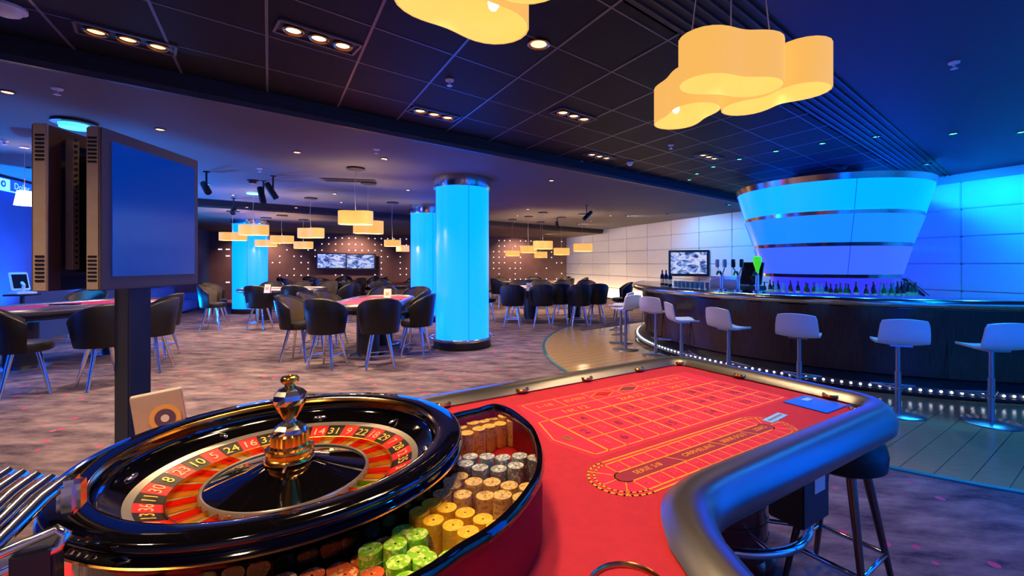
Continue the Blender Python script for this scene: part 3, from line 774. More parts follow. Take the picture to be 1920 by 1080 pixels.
for k, (x, y, fc, wd) in enumerate(((-.66,11.5,84,'first'),(.08,11.5,92,'second'),(.56,12.0,90,'third'),(1.04,11.52,92,'fourth'),(1.53,12.0,98,'fifth'))):
    chair(x, y, fc, 'dark barrel chair in the front row right of the column, '+wd+' from left', g6)
chair(2.35,12.75,178, 'dark barrel chair at the right end of the long right table', g6)
chair(-1.45,12.6,10, 'dark barrel chair at the left end of the long right table, partly behind the column', g6)
for k, x in enumerate((-.64,.08,.80,1.52)):
    chair(x, 14.2, 270, 'barrel chair on the far side of the long right table, %s from left' % ('first','second','third','fourth')[k], g6)
ring_chairs(6, 8, (), 'barrel chair in the back ring near the white wall', 'chairs at the back right table')
# small cards standing on the tables
def tent_card(x, y, label):
    t = thing('table_sign', label, 'sign', (x,y,TZ))
    g = MB(); g.add([(-.07,-.04,0),(.07,-.04,0),(.07,0,.2),(-.07,0,.2),(-.07,.04,0),(.07,.04,0),(-.07,-.03,0),(.07,-.03,0),(.07,.03,0),(-.07,.03,0),(.07,0,.185),(-.07,0,.185)],
        [(0,1,2,3),(3,2,5,4),(6,11,10,7),(11,9,8,10),(0,3,11,6),(1,7,10,2),(4,9,11,3),(5,2,10,8),(0,6,7,1),(4,5,8,9)]); g.build('card', 'paper', t)
    g = MB(); g.box((0,-.0215,.11), (.07,.004,.06), rx=-.197); g.build('printed_mark', 'paper_gold', t)
for (px, py, z, lab) in ((502,549,TZ,'small white sign on the table left of the middle chairs'),(727,561,TZ,'small white sign at the right side of the middle card table'),
        (992,545,TZ,'small white sign on the long right table beside the front chair row')):
    p = on(px, py, TZ); tent_card(p.x, p.y, lab)
lc = thing('card_shoe', 'low tan dealing tray with black lid on the left card table', 'tray', (-7.6,7.2,TZ), .2)
g = MB(); g.box((0,0,.012), (.5,.22,.02)); g.build('tray', 'paper_tan', lc, bevel=.005); g = MB(); g.box((0,0,.03), (.36,.12,.025)); g.build('lid', 'black_plastic', lc, bevel=.005)
# blue sofa by the left wall
so = thing('sofa', 'low blue lit sofa against the wall below the display screen', 'sofa', (-11.7,14.3,0), R(112))
g = MB(); g.box((0,0,.25), (2.2,.8,.34)); g.build('seat', 'sofa_blue', so, bevel=.05)
g = MB(); g.box((0,.35,.6), (2.2,.2,.5)); g.build('backrest', 'sofa_blue', so, bevel=.05)
for s in (-1,1): g = MB(); g.box((s*1.05,0,.42), (.18,.8,.4)); g.build('armrest', 'sofa_blue', so, bevel=.04)
for s in (-1,1): g = MB(); g.box((s*.9,-.25,.04), (.08,.08,.08)); g.build('foot', 'chrome', so)
# service desk with terminal at the left
ds = thing('terminal_stand', 'slim dark stand by the blue wall behind the left table', 'stand', (-9.21,8.0,0), R(20))
g = MB(); g.lathe([(.002,0),(.2,0),(.2,.02),(.03,.03),(.03,1.04),(.002,1.04)], 24); g.build('pole', 'black_box', ds, smooth=40); g = MB(); g.box((0,0,1.05), (.36,.30,.03)); g.build('top', 'bar_wood', ds, bevel=.006)
tm = thing('payment_terminal', 'pale terminal with tilted screen at the left picture edge', 'terminal', (-9.21,8.0,1.068), R(-20))
g = MB(); g.box((0,0,.02), (.34,.26,.04)); g.build('base', 'terminal', tm, bevel=.01)
g = MB(); g.box((-.05,-.02,.22), (.05,.24,.34), ry=-.35); g.build('screen_case', 'terminal', tm, bevel=.012)
g = MB(); g.box((-.018,-.02,.225), (.006,.19,.26), ry=-.35); g.build('screen', 'glass_dark', tm)
g = MB(); g.tube([(.02,0,.03),(.05,0,.16),(-.02,0,.2)], .025, 8); g.build('arm', 'terminal', tm, smooth=40)
# sign stand by the white wall
st = thing('sign_stand', 'thin pole stand on a round foot in front of the white wall', 'stand', on(1156,596,0))
g = MB(); g.lathe([(.002,0),(.2,0),(.2,.015),(.02,.03),(.002,.03)], 24); g.build('foot', 'fascia', st, smooth=40)
g = MB(); g.lathe([(.018,.02),(.018,.55),(.002,.55)], 10); g.build('pole', 'fascia', st, smooth=40)
# wall sign at the left
wdir = (LEFTE-LEFTC).normalized(); wn = Vector((-wdir.y, wdir.x)); 
if wn.x < 0: wn = -wn
def on_leftwall(px):
    k = (px-CX)/FPX; t = (k*LEFTC.y-LEFTC.x)/(wdir.x-k*wdir.y); return LEFTC+wdir*t
p0 = on_leftwall(22); rzl = math.atan2(-wdir.y, -wdir.x)
sg = thing('wall_sign', 'glowing pale blue sign with lettering high on the left wall', 'sign', (p0.x+wn.x*.06, p0.y+wn.y*.06, 3.08), rzl)
g = MB(); g.box((0,0,0), (2.4,.08,.24)); g.build('sign_box', 'sign_blue', sg, bevel=.01)
g = MB(); g.box((-.43,-.045,0), (.36,.012,.2)); g.build('emblem_panel', 'sign_glow', sg)
g = MB(); g.box((0,-.045,-.115), (2.4,.012,.02)); g.build('light_strip', 'sign_glow', sg)
o = text('Dollar Di', .17, 'sign_glow', sg, (.18,-.05,0), 0, 'lettering'); o.rotation_euler = (PI/2,0,0)
g = MB(); g.lathe([(.03,-.006),(.06,-.006),(.06,.006),(.03,.006)], 20); o = g.build('emblem', 'sign_blue', sg); o.rotation_euler = (PI/2,0,0); o.location = (-.43,-.053,0)

# ================================================================== CEILING FIXTURES
def tri_light(px, py, label, on_, dirn=G2):
    c = on(px, py, H2); a = math.atan2(dirn.y, dirn.x)
    t = thing('downlight_box', label, 'ceiling light', (c.x,c.y,H2), a, 'three lamp ceiling boxes')
    g = MB()
    L, W = .60, .22
    for (x,y,sx,sy) in ((0,-W/2,L,.02),(0,W/2,L,.02),(-L/2,0,.02,W),(L/2,0,.02,W)): g.box((x,y,-.008), (sx,sy,.016))
    g.build('frame', 't_bar', t)
    g = MB(); g.box((0,0,.0), (L-.02,W-.02,.006)); g.build('backing', 'slot_black', t)
    for k in range(3):
        x = (k-1)*.185
        g = MB(); g.lathe([(.052,-.004),(.072,-.004),(.078,-.016),(.07,-.024),(.054,-.016)], 24, (x,0,0)); g.build('lamp_ring', 'brass', t, smooth=40)
        g = MB(); g.lathe([(.002,-.018),(.03,-.014),(.054,-.006)], 20, (x,0,0)); g.build('lamp', 'tri_lamp' if on_ else 'tri_dim', t, smooth=40)
    return t, c
tl = [(240,72,'three lamp ceiling box at the top left of the tiled ceiling',0),(598,70,'three lamp ceiling box between the display and the left cloud pendant',1),
      (814,213,'three lamp ceiling box above the two columns',1),(1076,216,'three lamp ceiling box right of the columns, mid ceiling',1),
      (1124,292,'small far three lamp ceiling box above the white wall corner',1),(1329,293,'far three lamp ceiling box below the right cloud pendant',1)]
for px, py, lab, k in tl:
    t, c = tri_light(px, py, lab, k)
    light('lamp_beam', 'SPOT', (0,0,-.04), TRI_W*(1 if px < 1000 else .45), WARM, t, aim=(0,0,-1.04), spot_size=R(125), spot_blend=.8, shadow_soft_size=.12)
# added boxes like the seen ones, out of view over and behind the camera
for k, (x, y) in enumerate(((-2.2,.6),(-.6,-.6))):
    t = thing('downlight_box', ('added three lamp ceiling box over the wheel, above the picture','added three lamp ceiling box behind the viewer')[k], 'ceiling light', (x,y,H2), math.atan2(G2.y,G2.x), 'three lamp ceiling boxes')
    g = MB(); g.box((0,0,0), (.6,.22,.012)); g.build('backing', 'slot_black', t)
    for q in range(3): g = MB(); g.lathe([(.002,-.018),(.03,-.014),(.06,-.006)], 16, ((q-1)*.185,0,0)); g.build('lamp', 'tri_lamp', t, smooth=40)
    light('lamp_beam', 'SPOT', (0,0,-.04), TRI_W*(2.4,.8)[k], WARM, t, aim=(0,0,-1.04), spot_size=R(98), spot_blend=.8, shadow_soft_size=.12)
# single round lamp by the left pendant
def round_light(p, label, m, r=.07, group=None):
    t = thing('downlight', label, 'ceiling light', p, 0, group)
    g = MB(); g.lathe([(r*.75,-.001),(r,-.001),(r*1.05,-.01),(r*.95,-.014),(r*.75,-.008)], 20); g.build('trim_ring', 'brass', t, smooth=40)
    g = MB(); g.lathe([(.002,-.010),(r*.4,-.009),(r*.76,-.004)], 16); g.build('lamp', m, t, smooth=40)
    return t
p = on(1010,82,H2); round_light((p.x,p.y,H2), 'single round ceiling lamp right of the left cloud pendant', 'tri_dim', .09)
def dl(px, py, z, label, powr, group='small lamps in the smooth ceiling', col=WHITE):
    p = on(px, py, z); t = round_light((p.x,p.y,z), label, 'down_lamp', .055, group)
    if powr: light('lamp_beam', 'SPOT', (0,0,-.03), powr, col, t, aim=(0,0,-1), spot_size=R(118), spot_blend=.7, shadow_soft_size=.08)
    return t
names = ['at the left picture edge','above the display screen','left of the near pendants','above the near pendants','beside the black spotlights','over the far left table','right of the nearest column','between the column and the right pendants']
for k, (px, py, wt) in enumerate(((14,172,.35),(300,242,1.2),(557,285,1.3),(720,297,.9),(388,345,.9),(437,365,.6),(1034,338,.9),(990,392,.8))):
    dl(px, py, H1, 'small bright lamp in the smooth ceiling, '+names[k], DOWN_W*wt)
made_t = []
for k, (px, py) in enumerate(((627,363),(640,379),(765,356),(970,404),(1145,404),(1108,414),(965,416),(555,389),(463,388),(940,429),(1100,424),(1030,440))):
    z = H1 if (on(px,py,H1).to_2d()-L0).dot(P2) < 0 else H3
    made_t.append(dl(px, py, z, 'x', DOWN_W*.55, 'tiny far ceiling lamps')); number_left(made_t, 'tiny far lamp in the ceiling towards the back walls, %s from the left')
# cyan lamps in a ring over the bar
made_c = []
for k in range(16):
    a = R(118+k*12.5); p = Vector((BARC.x+3.0*math.cos(a), BARC.y+3.0*math.sin(a), H2-.001))
    if (p.to_2d()-F0).dot(P2) > -.1 or (p.to_2d()-CORNER).dot(WN) < .2 or CX+FPX*p.x/p.y > 1700: continue
    t = round_light(p, 'small cyan ceiling lamp in the ring over the bar', 'cyan_lamp', .05, 'cyan lamps over the bar'); made_c.append(t)
    light('lamp_beam', 'SPOT', (0,0,-.03), BAR_W, CYAN, t, aim=(0,0,-1), spot_size=R(120), spot_blend=.6, shadow_soft_size=.06)
number_left(made_c, 'small cyan ceiling lamp in the ring over the bar, %s from the left')
for k, (px, py) in enumerate(((1787,250),(1915,247))):
    p = on(px, py, H2); t = round_light((p.x,p.y,H2-.001), ('cyan ceiling lamp above the right side of the funnel','cyan ceiling lamp at the right picture edge')[k], 'cyan_lamp', .055, 'cyan lamps over the bar')
    light('lamp_beam', 'SPOT', (0,0,-.03), BAR_W*2.5, CYAN, t, aim=(0,0,-1), spot_size=R(140), spot_blend=.6, shadow_soft_size=.06)
for k, (x, y) in enumerate(((3.6,2.6),(4.9,3.7),(2.7,1.0),(4.6,1.6))):  # unseen lamps, added to bring blue light to the right side
    t = round_light((x,y,H2-.001), 'added cyan ceiling lamp above the stools at the right, outside the picture, %s' % ('second','third','first','fourth')[k], 'cyan_lamp', .055, 'cyan lamps over the bar')
    light('lamp_beam', 'SPOT', (0,0,-.03), BAR_W*2.6, (0.0,.20,1.0), t, aim=(0,0,-1), spot_size=R(140), spot_blend=.8, shadow_soft_size=.1)
# black spotlights on ceiling brackets
def spot_head(px, py, Y, tilt, rz, label, z=H1):
    c = at(px, py, Y); return spot_at((c.x, c.y, z), tilt, rz, label)
def spot_at(p, tilt, rz, label):
    t = thing('spotlight', label, 'spotlight', p, rz, 'black ceiling spotlights')
    d = .26
    g = MB(); g.lathe([(.002,0),(.05,0),(.05,-.02),(.002,-.02)], 16); g.build('mount', 'black_plastic', t, smooth=40)
    g = MB(); g.tube([(0,0,-.02),(0,0,-d)], .016, 8); g.build('stem', 'black_plastic', t, smooth=40)
    g = MB(); g.lathe([(.002,-.17),(.045,-.17),(.055,-.15),(.06,.15),(.05,.16),(.05,.14),(.002,.14)], 18); o = g.build('barrel', 'black_plastic', t, smooth=40); o.location = (0,.03,-d-.03); o.rotation_euler = (tilt, 0, 0)
    return t
spot_head(387,305,8.0, 2.2, .9, 'black spotlight on a bracket, right of the display screen')
spot_head(512,322,8.4, 2.6, 2.4, 'black spotlight on a bracket, upper right of the group')
spot_head(494,345,8.9, 2.95, 2.0, 'black spotlight on a bracket, lower one of the group')
spot_head(438,378,11.2, 2.3, .4, 'small far black spotlight over the far left table')
spot_head(1100,388,12.6, 2.3, -1.2, 'black spotlight over the front row right of the column')
spot_head(1045,414,16.0, 2.9, .2, 'small far black spotlight near the back right pendants')
def bar_spot(px, py, Y, label): return
# sprinklers, detectors, cameras
def sprinkler(px, py, z, label):
    c = on(px, py, z); t = thing('sprinkler', label, 'sprinkler', (c.x,c.y,z), 0, 'ceiling sprinklers')
    g = MB(); g.lathe([(.002,0),(.045,0),(.04,-.012),(.012,-.02),(.012,-.045),(.002,-.045)], 16); g.build('body', 'white_plastic', t, smooth=40)
    g = MB(); g.lathe([(.002,-.055),(.028,-.055),(.028,-.06),(.002,-.06)], 12); g.build('deflector', 'white_plastic', t, smooth=40)
    g = MB(); g.tube([(-.014,0,-.04),(-.018,0,-.055)], .003, 5); g.tube([(.014,0,-.04),(.018,0,-.055)], .003, 5); g.build('frame_arms', 'chrome', t)
for px, py, z, lab in ((107,166,H1,'white sprinkler above the display screens'),(843,150,H2,'white sprinkler in the tiled ceiling above the columns'),(706,280,H1,'small sprinkler above the near pendants'),
        (1258,272,H2,'small sprinkler left of the far ceiling box'),(1789,117,H2,'white sprinkler in the dark blue ceiling at right'),(8,263,H1,'sprinkler at the left edge near the blue wall'),(487,316,H1,'small sprinkler beside the black spotlights')):
    sprinkler(px, py, z, lab)
def detector(px, py, z, label, m='white_plastic', r=.06):
    c = on(px, py, z); t = thing('smoke_detector', label, 'detector', (c.x,c.y,z), 0)
    g = MB(); g.lathe([(.002,0),(r,0),(r,-.02),(r*.9,-.025),(.002,-.025)], 20); g.build('base', m, t, smooth=40)
    g = MB(); g.lathe([(r*.75,-.025),(r*.7,-.05),(r*.4,-.065),(.002,-.068)], 20); g.build('dome', m if m != 'white_plastic' else 'canopy_white', t, smooth=60)
detector(10,12,H2,'white round detector at the top left corner', r=.11)
detector(1085,303,H2,'dark dome camera below the ceiling edge', 'machine', .09)
detector(1181,304,H2,'white dome detector above the bar end')
detector(1577,312,H2-.0,'black dome camera above the funnel lamp', 'slot_black', .11)
detector(474,338,H1,'dark dome camera beside the black spotlights', 'glass_dark', .1)
vt = on(655,338,H1); vv = thing('air_vent', 'dark slotted air vent in the smooth ceiling near the pendants', 'air vent', (vt.x,vt.y,H1), .2)
for k in (-.11,.11): g = MB(); g.box((0,k,-.006), (.9,.06,.012)); g.build('slot', 'slot_black', vv)
g = MB(); g.box((0,0,-.003), (1.0,.36,.006)); g.build('frame', 'fascia', vv)

# ================================================================== PENDANTS
def peanut(lobe, d, n=40):
    """outline round two lobes of radius `lobe`, centres d apart, with a soft waist"""
    pts = []
    for i in range(n):
        a = 2*PI*i/n; best = 0
        lo, hi = 0, d/2+lobe*1.3
        for _ in range(26):
            m = (lo+hi)/2; x, y = m*math.cos(a), m*math.sin(a)
            f = math.exp(-((x-d/2)**2+y*y)/(lobe*lobe)*.9)+math.exp(-((x+d/2)**2+y*y)/(lobe*lobe)*.9)
            if f > math.exp(-.9): lo = m
            else: hi = m
        pts.append((lo*math.cos(a), lo*math.sin(a)))
    return pts
def shade_mesh(lobe, d, h, m, parent, loc, rz, name='shade'):
    pts = peanut(lobe, d); n = len(pts); v = []; f = []
    rows = [(1,0),(1.0,h*.5),(1.0,h),(.97,h),(.97,h*.5),(.97,0)]
    for k, (sx, z) in enumerate(rows):
        v += [(p[0]*sx, p[1]*sx, z) for p in pts]
    for k in range(len(rows)):
        k2 = (k+1) % len(rows)
        f += [(k*n+i, k*n+(i+1)%n, k2*n+(i+1)%n, k2*n+i) for i in range(n)]
    g = MB(); g.add(v, f); o = g.build(name, m, parent, smooth=60); o.location = loc; o.data.materials.append(M['shade_in'])
    for q in o.data.polygons[3*n:5*n]: q.material_index = 1
    o.location = loc; o.rotation_euler = (0,0,rz); return o
def cloud_pendant(label, c, shades, zb, h, ceil=H2, lit=0):
    t = thing('cloud_pendant', label, 'pendant lamp', (c[0],c[1],zb), 0, 'cloud shaped pendant lamps')
    g = MB(); g.lathe([(.002,ceil-zb),(.16,ceil-zb),(.16,ceil-zb-.03),(.002,ceil-zb-.035)], 28); g.build('canopy', 'canopy_white', t, smooth=40)
    for (x, y, rz, d) in shades:
        lx, ly = x-c[0], y-c[1]
        s = shade_mesh(.15, d, h, 'shade', t, (lx,ly,0), rz)
        g = MB(); g.tube([(0,0,h),(-lx*.25,-ly*.25,ceil-zb-.03)], .004, 6); o = g.build('cord', 'cord', t); o.location = (lx,ly,0)
        for q in (-1,1):
            bx, by = q*d*.5, 0
            g = MB(); g.ball((bx,by,.10), .024, 6, 1.3); g.build('bulb', 'bulb', s, smooth=60)
            g = MB(); g.lathe([(.002,.13),(.016,.13),(.016,.20),(.002,.20)], 10, (bx,by,0)); g.build('socket', 'brass', s, smooth=40)
        g = MB(); g.box((0,0,h*.8), (d,.008,.008)); g.build('frame_bar', 'brass', s)
        if lit: light('lamp_glow', 'SPOT', (lx,ly,.09), lit, WARM, t, aim=(lx,ly,-1), spot_size=R(86), spot_blend=.6, shadow_soft_size=.1)
    return t
cloud_pendant('large cloud shaped yellow pendant of three shades at the upper right', (1.2,2.78),
    [(1.08,2.52,R(10),.30),(1.43,2.74,R(-54),.34),(1.0,3.05,R(100),.28)], 2.60, .25, lit=PEND_W)
cloud_pendant('large cloud shaped yellow pendant cut off by the top picture edge', (-.2,1.7),
    [(-.295,1.80,R(42),.28),(.06,1.5,R(-35),.28),(-.35,1.3,R(95),.28)], 2.60, .25, lit=PEND_W*1.25)
# small pendants further back
def small_pendant(label, px, py0, py1, wpx, Y, cy=None, glow=False, two=False, rz=.2):
    a = at(px, py1, Y); b = at(px, py0, Y); wd = wpx*Y/FPX; h = b.z-a.z
    ceil = H1 if (Vector((a.x,a.y))-L0).dot(P2) < 0 else H3
    t = thing('pendant_lamp', label, 'pendant lamp', (a.x,a.y,a.z), 0, 'yellow pendants over the card tables')
    lobe = wd*.24
    s = shade_mesh(lobe, wd*.5, h, 'shade_far', t, (0,0,0), rz)
    if two: shade_mesh(lobe, wd*.5, h, 'shade_far', t, (wd*.38,.35,-h*.75), rz+1.0)
    g = MB(); g.tube([(0,0,h*.9),(-.02,0,(ceil-a.z)*.6),(0,0,ceil-a.z)], .004, 6); g.build('cord', 'cord', t)
    g = MB(); g.lathe([(.002,ceil-a.z),(.15,ceil-a.z),(.15,ceil-a.z-.03),(.002,ceil-a.z-.035)], 24); g.build('canopy', 'canopy_glow' if glow else 'slot_metal', t, smooth=40)
    g = MB(); g.ball((0,0,h*.5), .03, 6); g.build('bulb', 'bulb', s, smooth=60)
    light('lamp_glow', 'POINT', (0,0,h*.3), SMALL_W, WARM, t, shadow_soft_size=.08)
    return t
SPN = [('nearest of the small yellow pendants, over the middle table',667,396,421,64,7.7,0,0,.1),('yellow pendant just right of and below the nearest one',691,414,438,55,9.1,0,0,.5),
 ('yellow pendant in front of the far column, under a blue lit canopy',476,422,441,53,10.4,1,0,.1),('yellow pendant between the far column and the televisions, upper',583,428,446,52,11.2,0,0,-.2),
 ('yellow pendant right of the far column, middle height',529,442,456,41,13.3,0,0,.2),('leftmost yellow pendant beside the display screen',437,436,451,47,12.3,0,0,.2),
 ('small yellow pendant low in front of the far column',499,450,462,38,14.0,0,0,.3),('small low yellow pendant above the televisions',569,453,466,35,14.6,0,0,.1),
 ('yellow pendant pair left of the columns',736,450,462,31,12.0,0,1,.2),('largest yellow pendant right of the columns',1018,452,467,38,14.3,0,0,.1),
 ('yellow pendant left of the largest right one',991,461,474,32,15.5,0,0,.2),('leftmost yellow pendant right of the columns',961,470,480,28,16.5,0,0,.2),
 ('lowest small yellow pendant right of the columns',1014,472,483,26,17.5,0,0,.4),('yellow pendant near the wall corner',1053,465,478,31,15.8,0,0,.2),('yellow pendant in front of the white wall corner',1093,457,471,37,14.8,0,0,.1)]
for lab, px, a, b, wp, Y, gl_, tw, rz in SPN: small_pendant(lab, px, a, b, wp, Y, None, gl_, tw, rz)
# blue lit canopy above the display and white pendant by the blue wall
p = on(140,228,H1); cl = thing('ceiling_lamp', 'round blue glowing ceiling lamp above the display screens', 'ceiling light', (p.x,p.y,H1))
g = MB(); g.lathe([(.002,0),(.2,0),(.2,-.03),(.15,-.035),(.002,-.035)], 32); g.build('plate', 'fascia', cl, smooth=40)
g = MB(); g.lathe([(.002,-.035),(.14,-.035),(.13,-.08),(.002,-.085)], 32); g.build('diffuser', 'canopy_glow', cl, smooth=40)
a = at(46,385,6.3); sm = thing('cone_pendant', 'small glowing white pendant beside the left display case', 'pendant lamp', a)
g = MB(); g.lathe([(.105,0),(.075,.20),(.07,.20),(.1,0)], 24); g.build('shade', 'shade_white', sm, smooth=40)
g = MB(); g.tube([(0,0,.19),(0,0,H1-a.z)], .004, 6); g.build('cord', 'cord', sm)
light('lamp_glow', 'POINT', (0,0,.02), 60, WARM, sm, shadow_soft_size=.08)
g = MB(); g.lathe([(.002,H1-a.z),(.05,H1-a.z),(.05,H1-a.z-.02),(.002,H1-a.z-.02)], 16); g.build('canopy', 'canopy_white', sm)
# wall washers: recessed lamps added, none seen, to light the walls
def washer(p, tgt, label, power, col, size=95):
    t = thing('added_washer', label, 'ceiling light', p, 0, 'added wall washers')
    g = MB(); g.lathe([(.06,0),(.08,0),(.08,-.02),(.06,-.015)], 20); g.build('trim_ring', 'fascia', t, smooth=40)
    g = MB(); g.lathe([(.002,-.006),(.06,-.004)], 16); g.build('lamp', 'cyan_lamp' if col == CYAN else ('tri_dim' if col[0] > .5 else 'canopy_glow'), t)
    light('lamp_beam', 'SPOT', (0,0,-.03), power, col, t, aim=Vector(tgt)-Vector(p), spot_size=R(size), spot_blend=.8, shadow_soft_size=.1)
for k, s in enumerate((10.5,13.0,15.6,17.6,19.6,21.8)):
    q = CORNER+WD*s; p = q+WN*1.7
    washer((p.x,p.y,H2 if (p-F0).dot(P2) < 0 else H1), (q.x,q.y,1.7), 'added recessed blue lamp washing the white padded wall, %s' % ('near the far end','beside the television','left of the funnel','behind the funnel','right of the funnel','beyond the right picture edge')[k], WASH_W*(.3,.4,.6,.9,.6,.4)[k], CYAN if k < 2 else (0.0,.25,1.0), 120)
for k, s in enumerate((7.0,10.5,13.5,16.5)):
    q = LEFTC+wdir*s; p = q+wn*1.0
    washer((p.x,p.y,H1), (q.x,q.y,1.4), 'added recessed blue lamp washing the left wall, %s' % ('far end','behind the display','above the terminal','beyond the left picture edge')[k], WASH_W*(.8,.5,.45,1.6)[k], BLUE, 125)

FD = (LEFTE-RIGHTE).normalized()
for k, s in enumerate((1.5,4.5,7.5)):  # unseen lamps, added to give the table rail its blue sheen
    q = RIGHTE+FD*s; p = q+Vector((FD.y,-FD.x))*(1.6 if FD.y*0-FD.x > 0 else -1.6)
    washer((p.x,p.y,H2), (q.x,q.y,1.5), 'added recessed blue lamp washing the wall behind the viewer, %s from the right' % ORD[k], WASH_W*.9, (0.0,.26,1.0), 120)
for k, s in enumerate((2.5,6.0,9.5)):  # added to brighten the upper part of the white wall
    q = CORNER+WD*s; p = q+WN*2.6
    washer((p.x,p.y,H3 if (p-L0).dot(P2) > 0 else H1), (q.x,q.y,1.7), 'added recessed pale lamp washing the white padded wall, %s from the corner' % ORD[k], WASH_W*.26, (1,.78,.60), 120)
q0 = CORNER+WD*.3+WN*.22; q1 = CORNER+WD*9.3+WN*.22; qm = (q0+q1)/2
bl = thing('cove_light', 'warm light strip along the foot of the white padded wall', 'light strip', (qm.x,qm.y,0), math.atan2(WD.y,WD.x))
g = MB(); g.box((0,0,.03), (9.0,.10,.06)); g.build('housing', 'fascia', bl)
g = MB(); g.box((0,.01,.062), (8.9,.05,.008)); g.build('diffuser', 'down_lamp', bl)
lo = light('strip_beam', 'AREA', (0,.01,.075), 150, (1,.62,.30), bl, shape='RECTANGLE', size=8.8, size_y=.05)
lo.rotation_euler = (PI-.35*(1 if WN.dot(Vector((-WD.y,WD.x))) < 0 else -1), 0, 0)
for k, s in enumerate((3.0,7.0,11.0,15.0)):  # added to brighten the dark dotted wall
    q = CORNER+BD*s; p = q+bn*1.3
    washer((p.x,p.y,H3), (q.x,q.y,1.3), 'added recessed warm lamp washing the dotted wall, %s from the corner' % ('first','second','third','fourth')[k], WASH_W*.75, (1,.55,.38), 115)
for k, s in enumerate((9.5,12.5)):  # added floor lamps, hidden by the table, turning wall and ceiling blue
    q = LEFTC+wdir*s; p = q+wn*.35
    t = thing('added_uplight', 'added small blue floor lamp at the foot of the left wall, %s' % ('farther','nearer')[k], 'floor lamp', (p.x,p.y,0), 0, 'added blue floor lamps')
    g = MB(); g.lathe([(.002,0),(.09,0),(.09,.12),(.075,.13),(.07,.12)], 20); g.build('housing', 'black_box', t, smooth=40)
    g = MB(); g.lathe([(.002,.122),(.07,.12)], 16); g.build('lamp', 'canopy_glow', t)
    light('lamp_beam', 'SPOT', (0,0,.15), WASH_W*3.6, (.0,.22,1.0), t, aim=(wn.x*.7,wn.y*.7,1.2), spot_size=R(140), spot_blend=.8, shadow_soft_size=.08)

# ================================================================== ROULETTE TABLE
TA = R(33.25); TO = Vector((.0455,1.8655)); e1 = Vector((math.cos(TA), math.sin(TA))); e2 = Vector((math.sin(TA), -math.cos(TA)))
FZ = .95
def TL(a, b): return (a, -b)             # table coordinates -> local xy
def TW(a, b): return TO+e1*a+e2*b
tab = thing('roulette_table', 'red felt roulette table with black padded rail and printed betting layout', 'table', (TO.x,TO.y,0), TA)
def bez(p0, p1, p2, p3, n=12):
    return [(p0[0]*(1-t)**3+3*p1[0]*t*(1-t)**2+3*p2[0]*t*t*(1-t)+p3[0]*t**3, p0[1]*(1-t)**3+3*p1[1]*t*(1-t)**2+3*p2[1]*t*t*(1-t)+p3[1]*t**3) for t in [i/n for i in range(n+1)]]
BN, BFAR, AR = .665, -.405, 1.30
bend = bez((.16,BN), (-.06,BN), (-.12,.70), (-.24,.86))+[(-.30,.98),(-.34,1.1),(-.37,1.25)]
inner = [(-1.385,BFAR),(AR-.10,BFAR)]+bez((AR-.10,BFAR),(AR-.04,BFAR),(AR,BFAR+.04),(AR,BFAR+.10),6)[1:]+[(AR,BN-.10)]+bez((AR,BN-.10),(AR,BN-.04),(AR-.04,BN),(AR-.10,BN),6)[1:]+bend
felt_poly = [TL(*p) for p in inner]+[TL(-1.385,1.25)]
g = MB(); g.prism(felt_poly[::-1], FZ-.04, FZ); g.build('felt_top', 'felt_red', tab)
sec = [(-.012,FZ-.015),(-.02,FZ+.008),(.004,FZ+.030),(.035,FZ+.044),(.075,FZ+.042),(.108,FZ+.018),(.124,FZ-.025),(.118,FZ-.075),(.09,FZ-.105),(.05,FZ-.115),(.0,FZ-.105)]
path = [TL(*p) for p in inner]
g = MB(); g.sweep(path, [(-o, z) for o, z in sec]); rail = g.build('padded_rail', 'rail_leather', tab, smooth=50)
body = [TL(*p) for p in [(-1.35,BFAR+.03),(AR-.06,BFAR+.03),(AR-.04,BN-.05),(.16,BN-.05),(-.08,BN),(-.28,.86),(-.40,1.22),(-1.35,1.22)]]
g = MB(); g.prism(body[::-1], FZ-.2, FZ-.04); g.build('apron', 'black_box', tab)
def cup(a, b, z, rz=0):
    g = MB(); g.ringsec([(.020,-.004),(.034,-.004),(.038,.004),(.034,.010),(.022,.008)], 20); o = g.build('cup_ring', 'brass', tab, smooth=50); x, y = TL(a,b); o.location = (x,y,z)
    g = MB(); g.lathe([(.002,.001),(.022,.004)], 16); g.build('cup_well', 'gold', o)
for a in (-.31,.107,.525,.93): cup(a, BFAR+.002, FZ+.016)
cup(AR-.02, BFAR+.02, FZ+.016); cup(AR-.0, .03, FZ+.016); cup(AR-.0, .50, FZ+.016); cup(1.17, BN-.002, FZ+.02)
# round brass inlay on the felt near the viewer
c = on(1178,1112,FZ); 
lc_ = c.to_2d()-TO; ca, cb = lc_.dot(e1), lc_.dot(e2)
g = MB(); g.ringsec([(.074,0),(.083,0),(.084,.006),(.079,.011),(.074,.006)], 48); o = g.build('inlay_ring', 'brass', tab, smooth=50); o.location = (*TL(ca,cb), FZ)
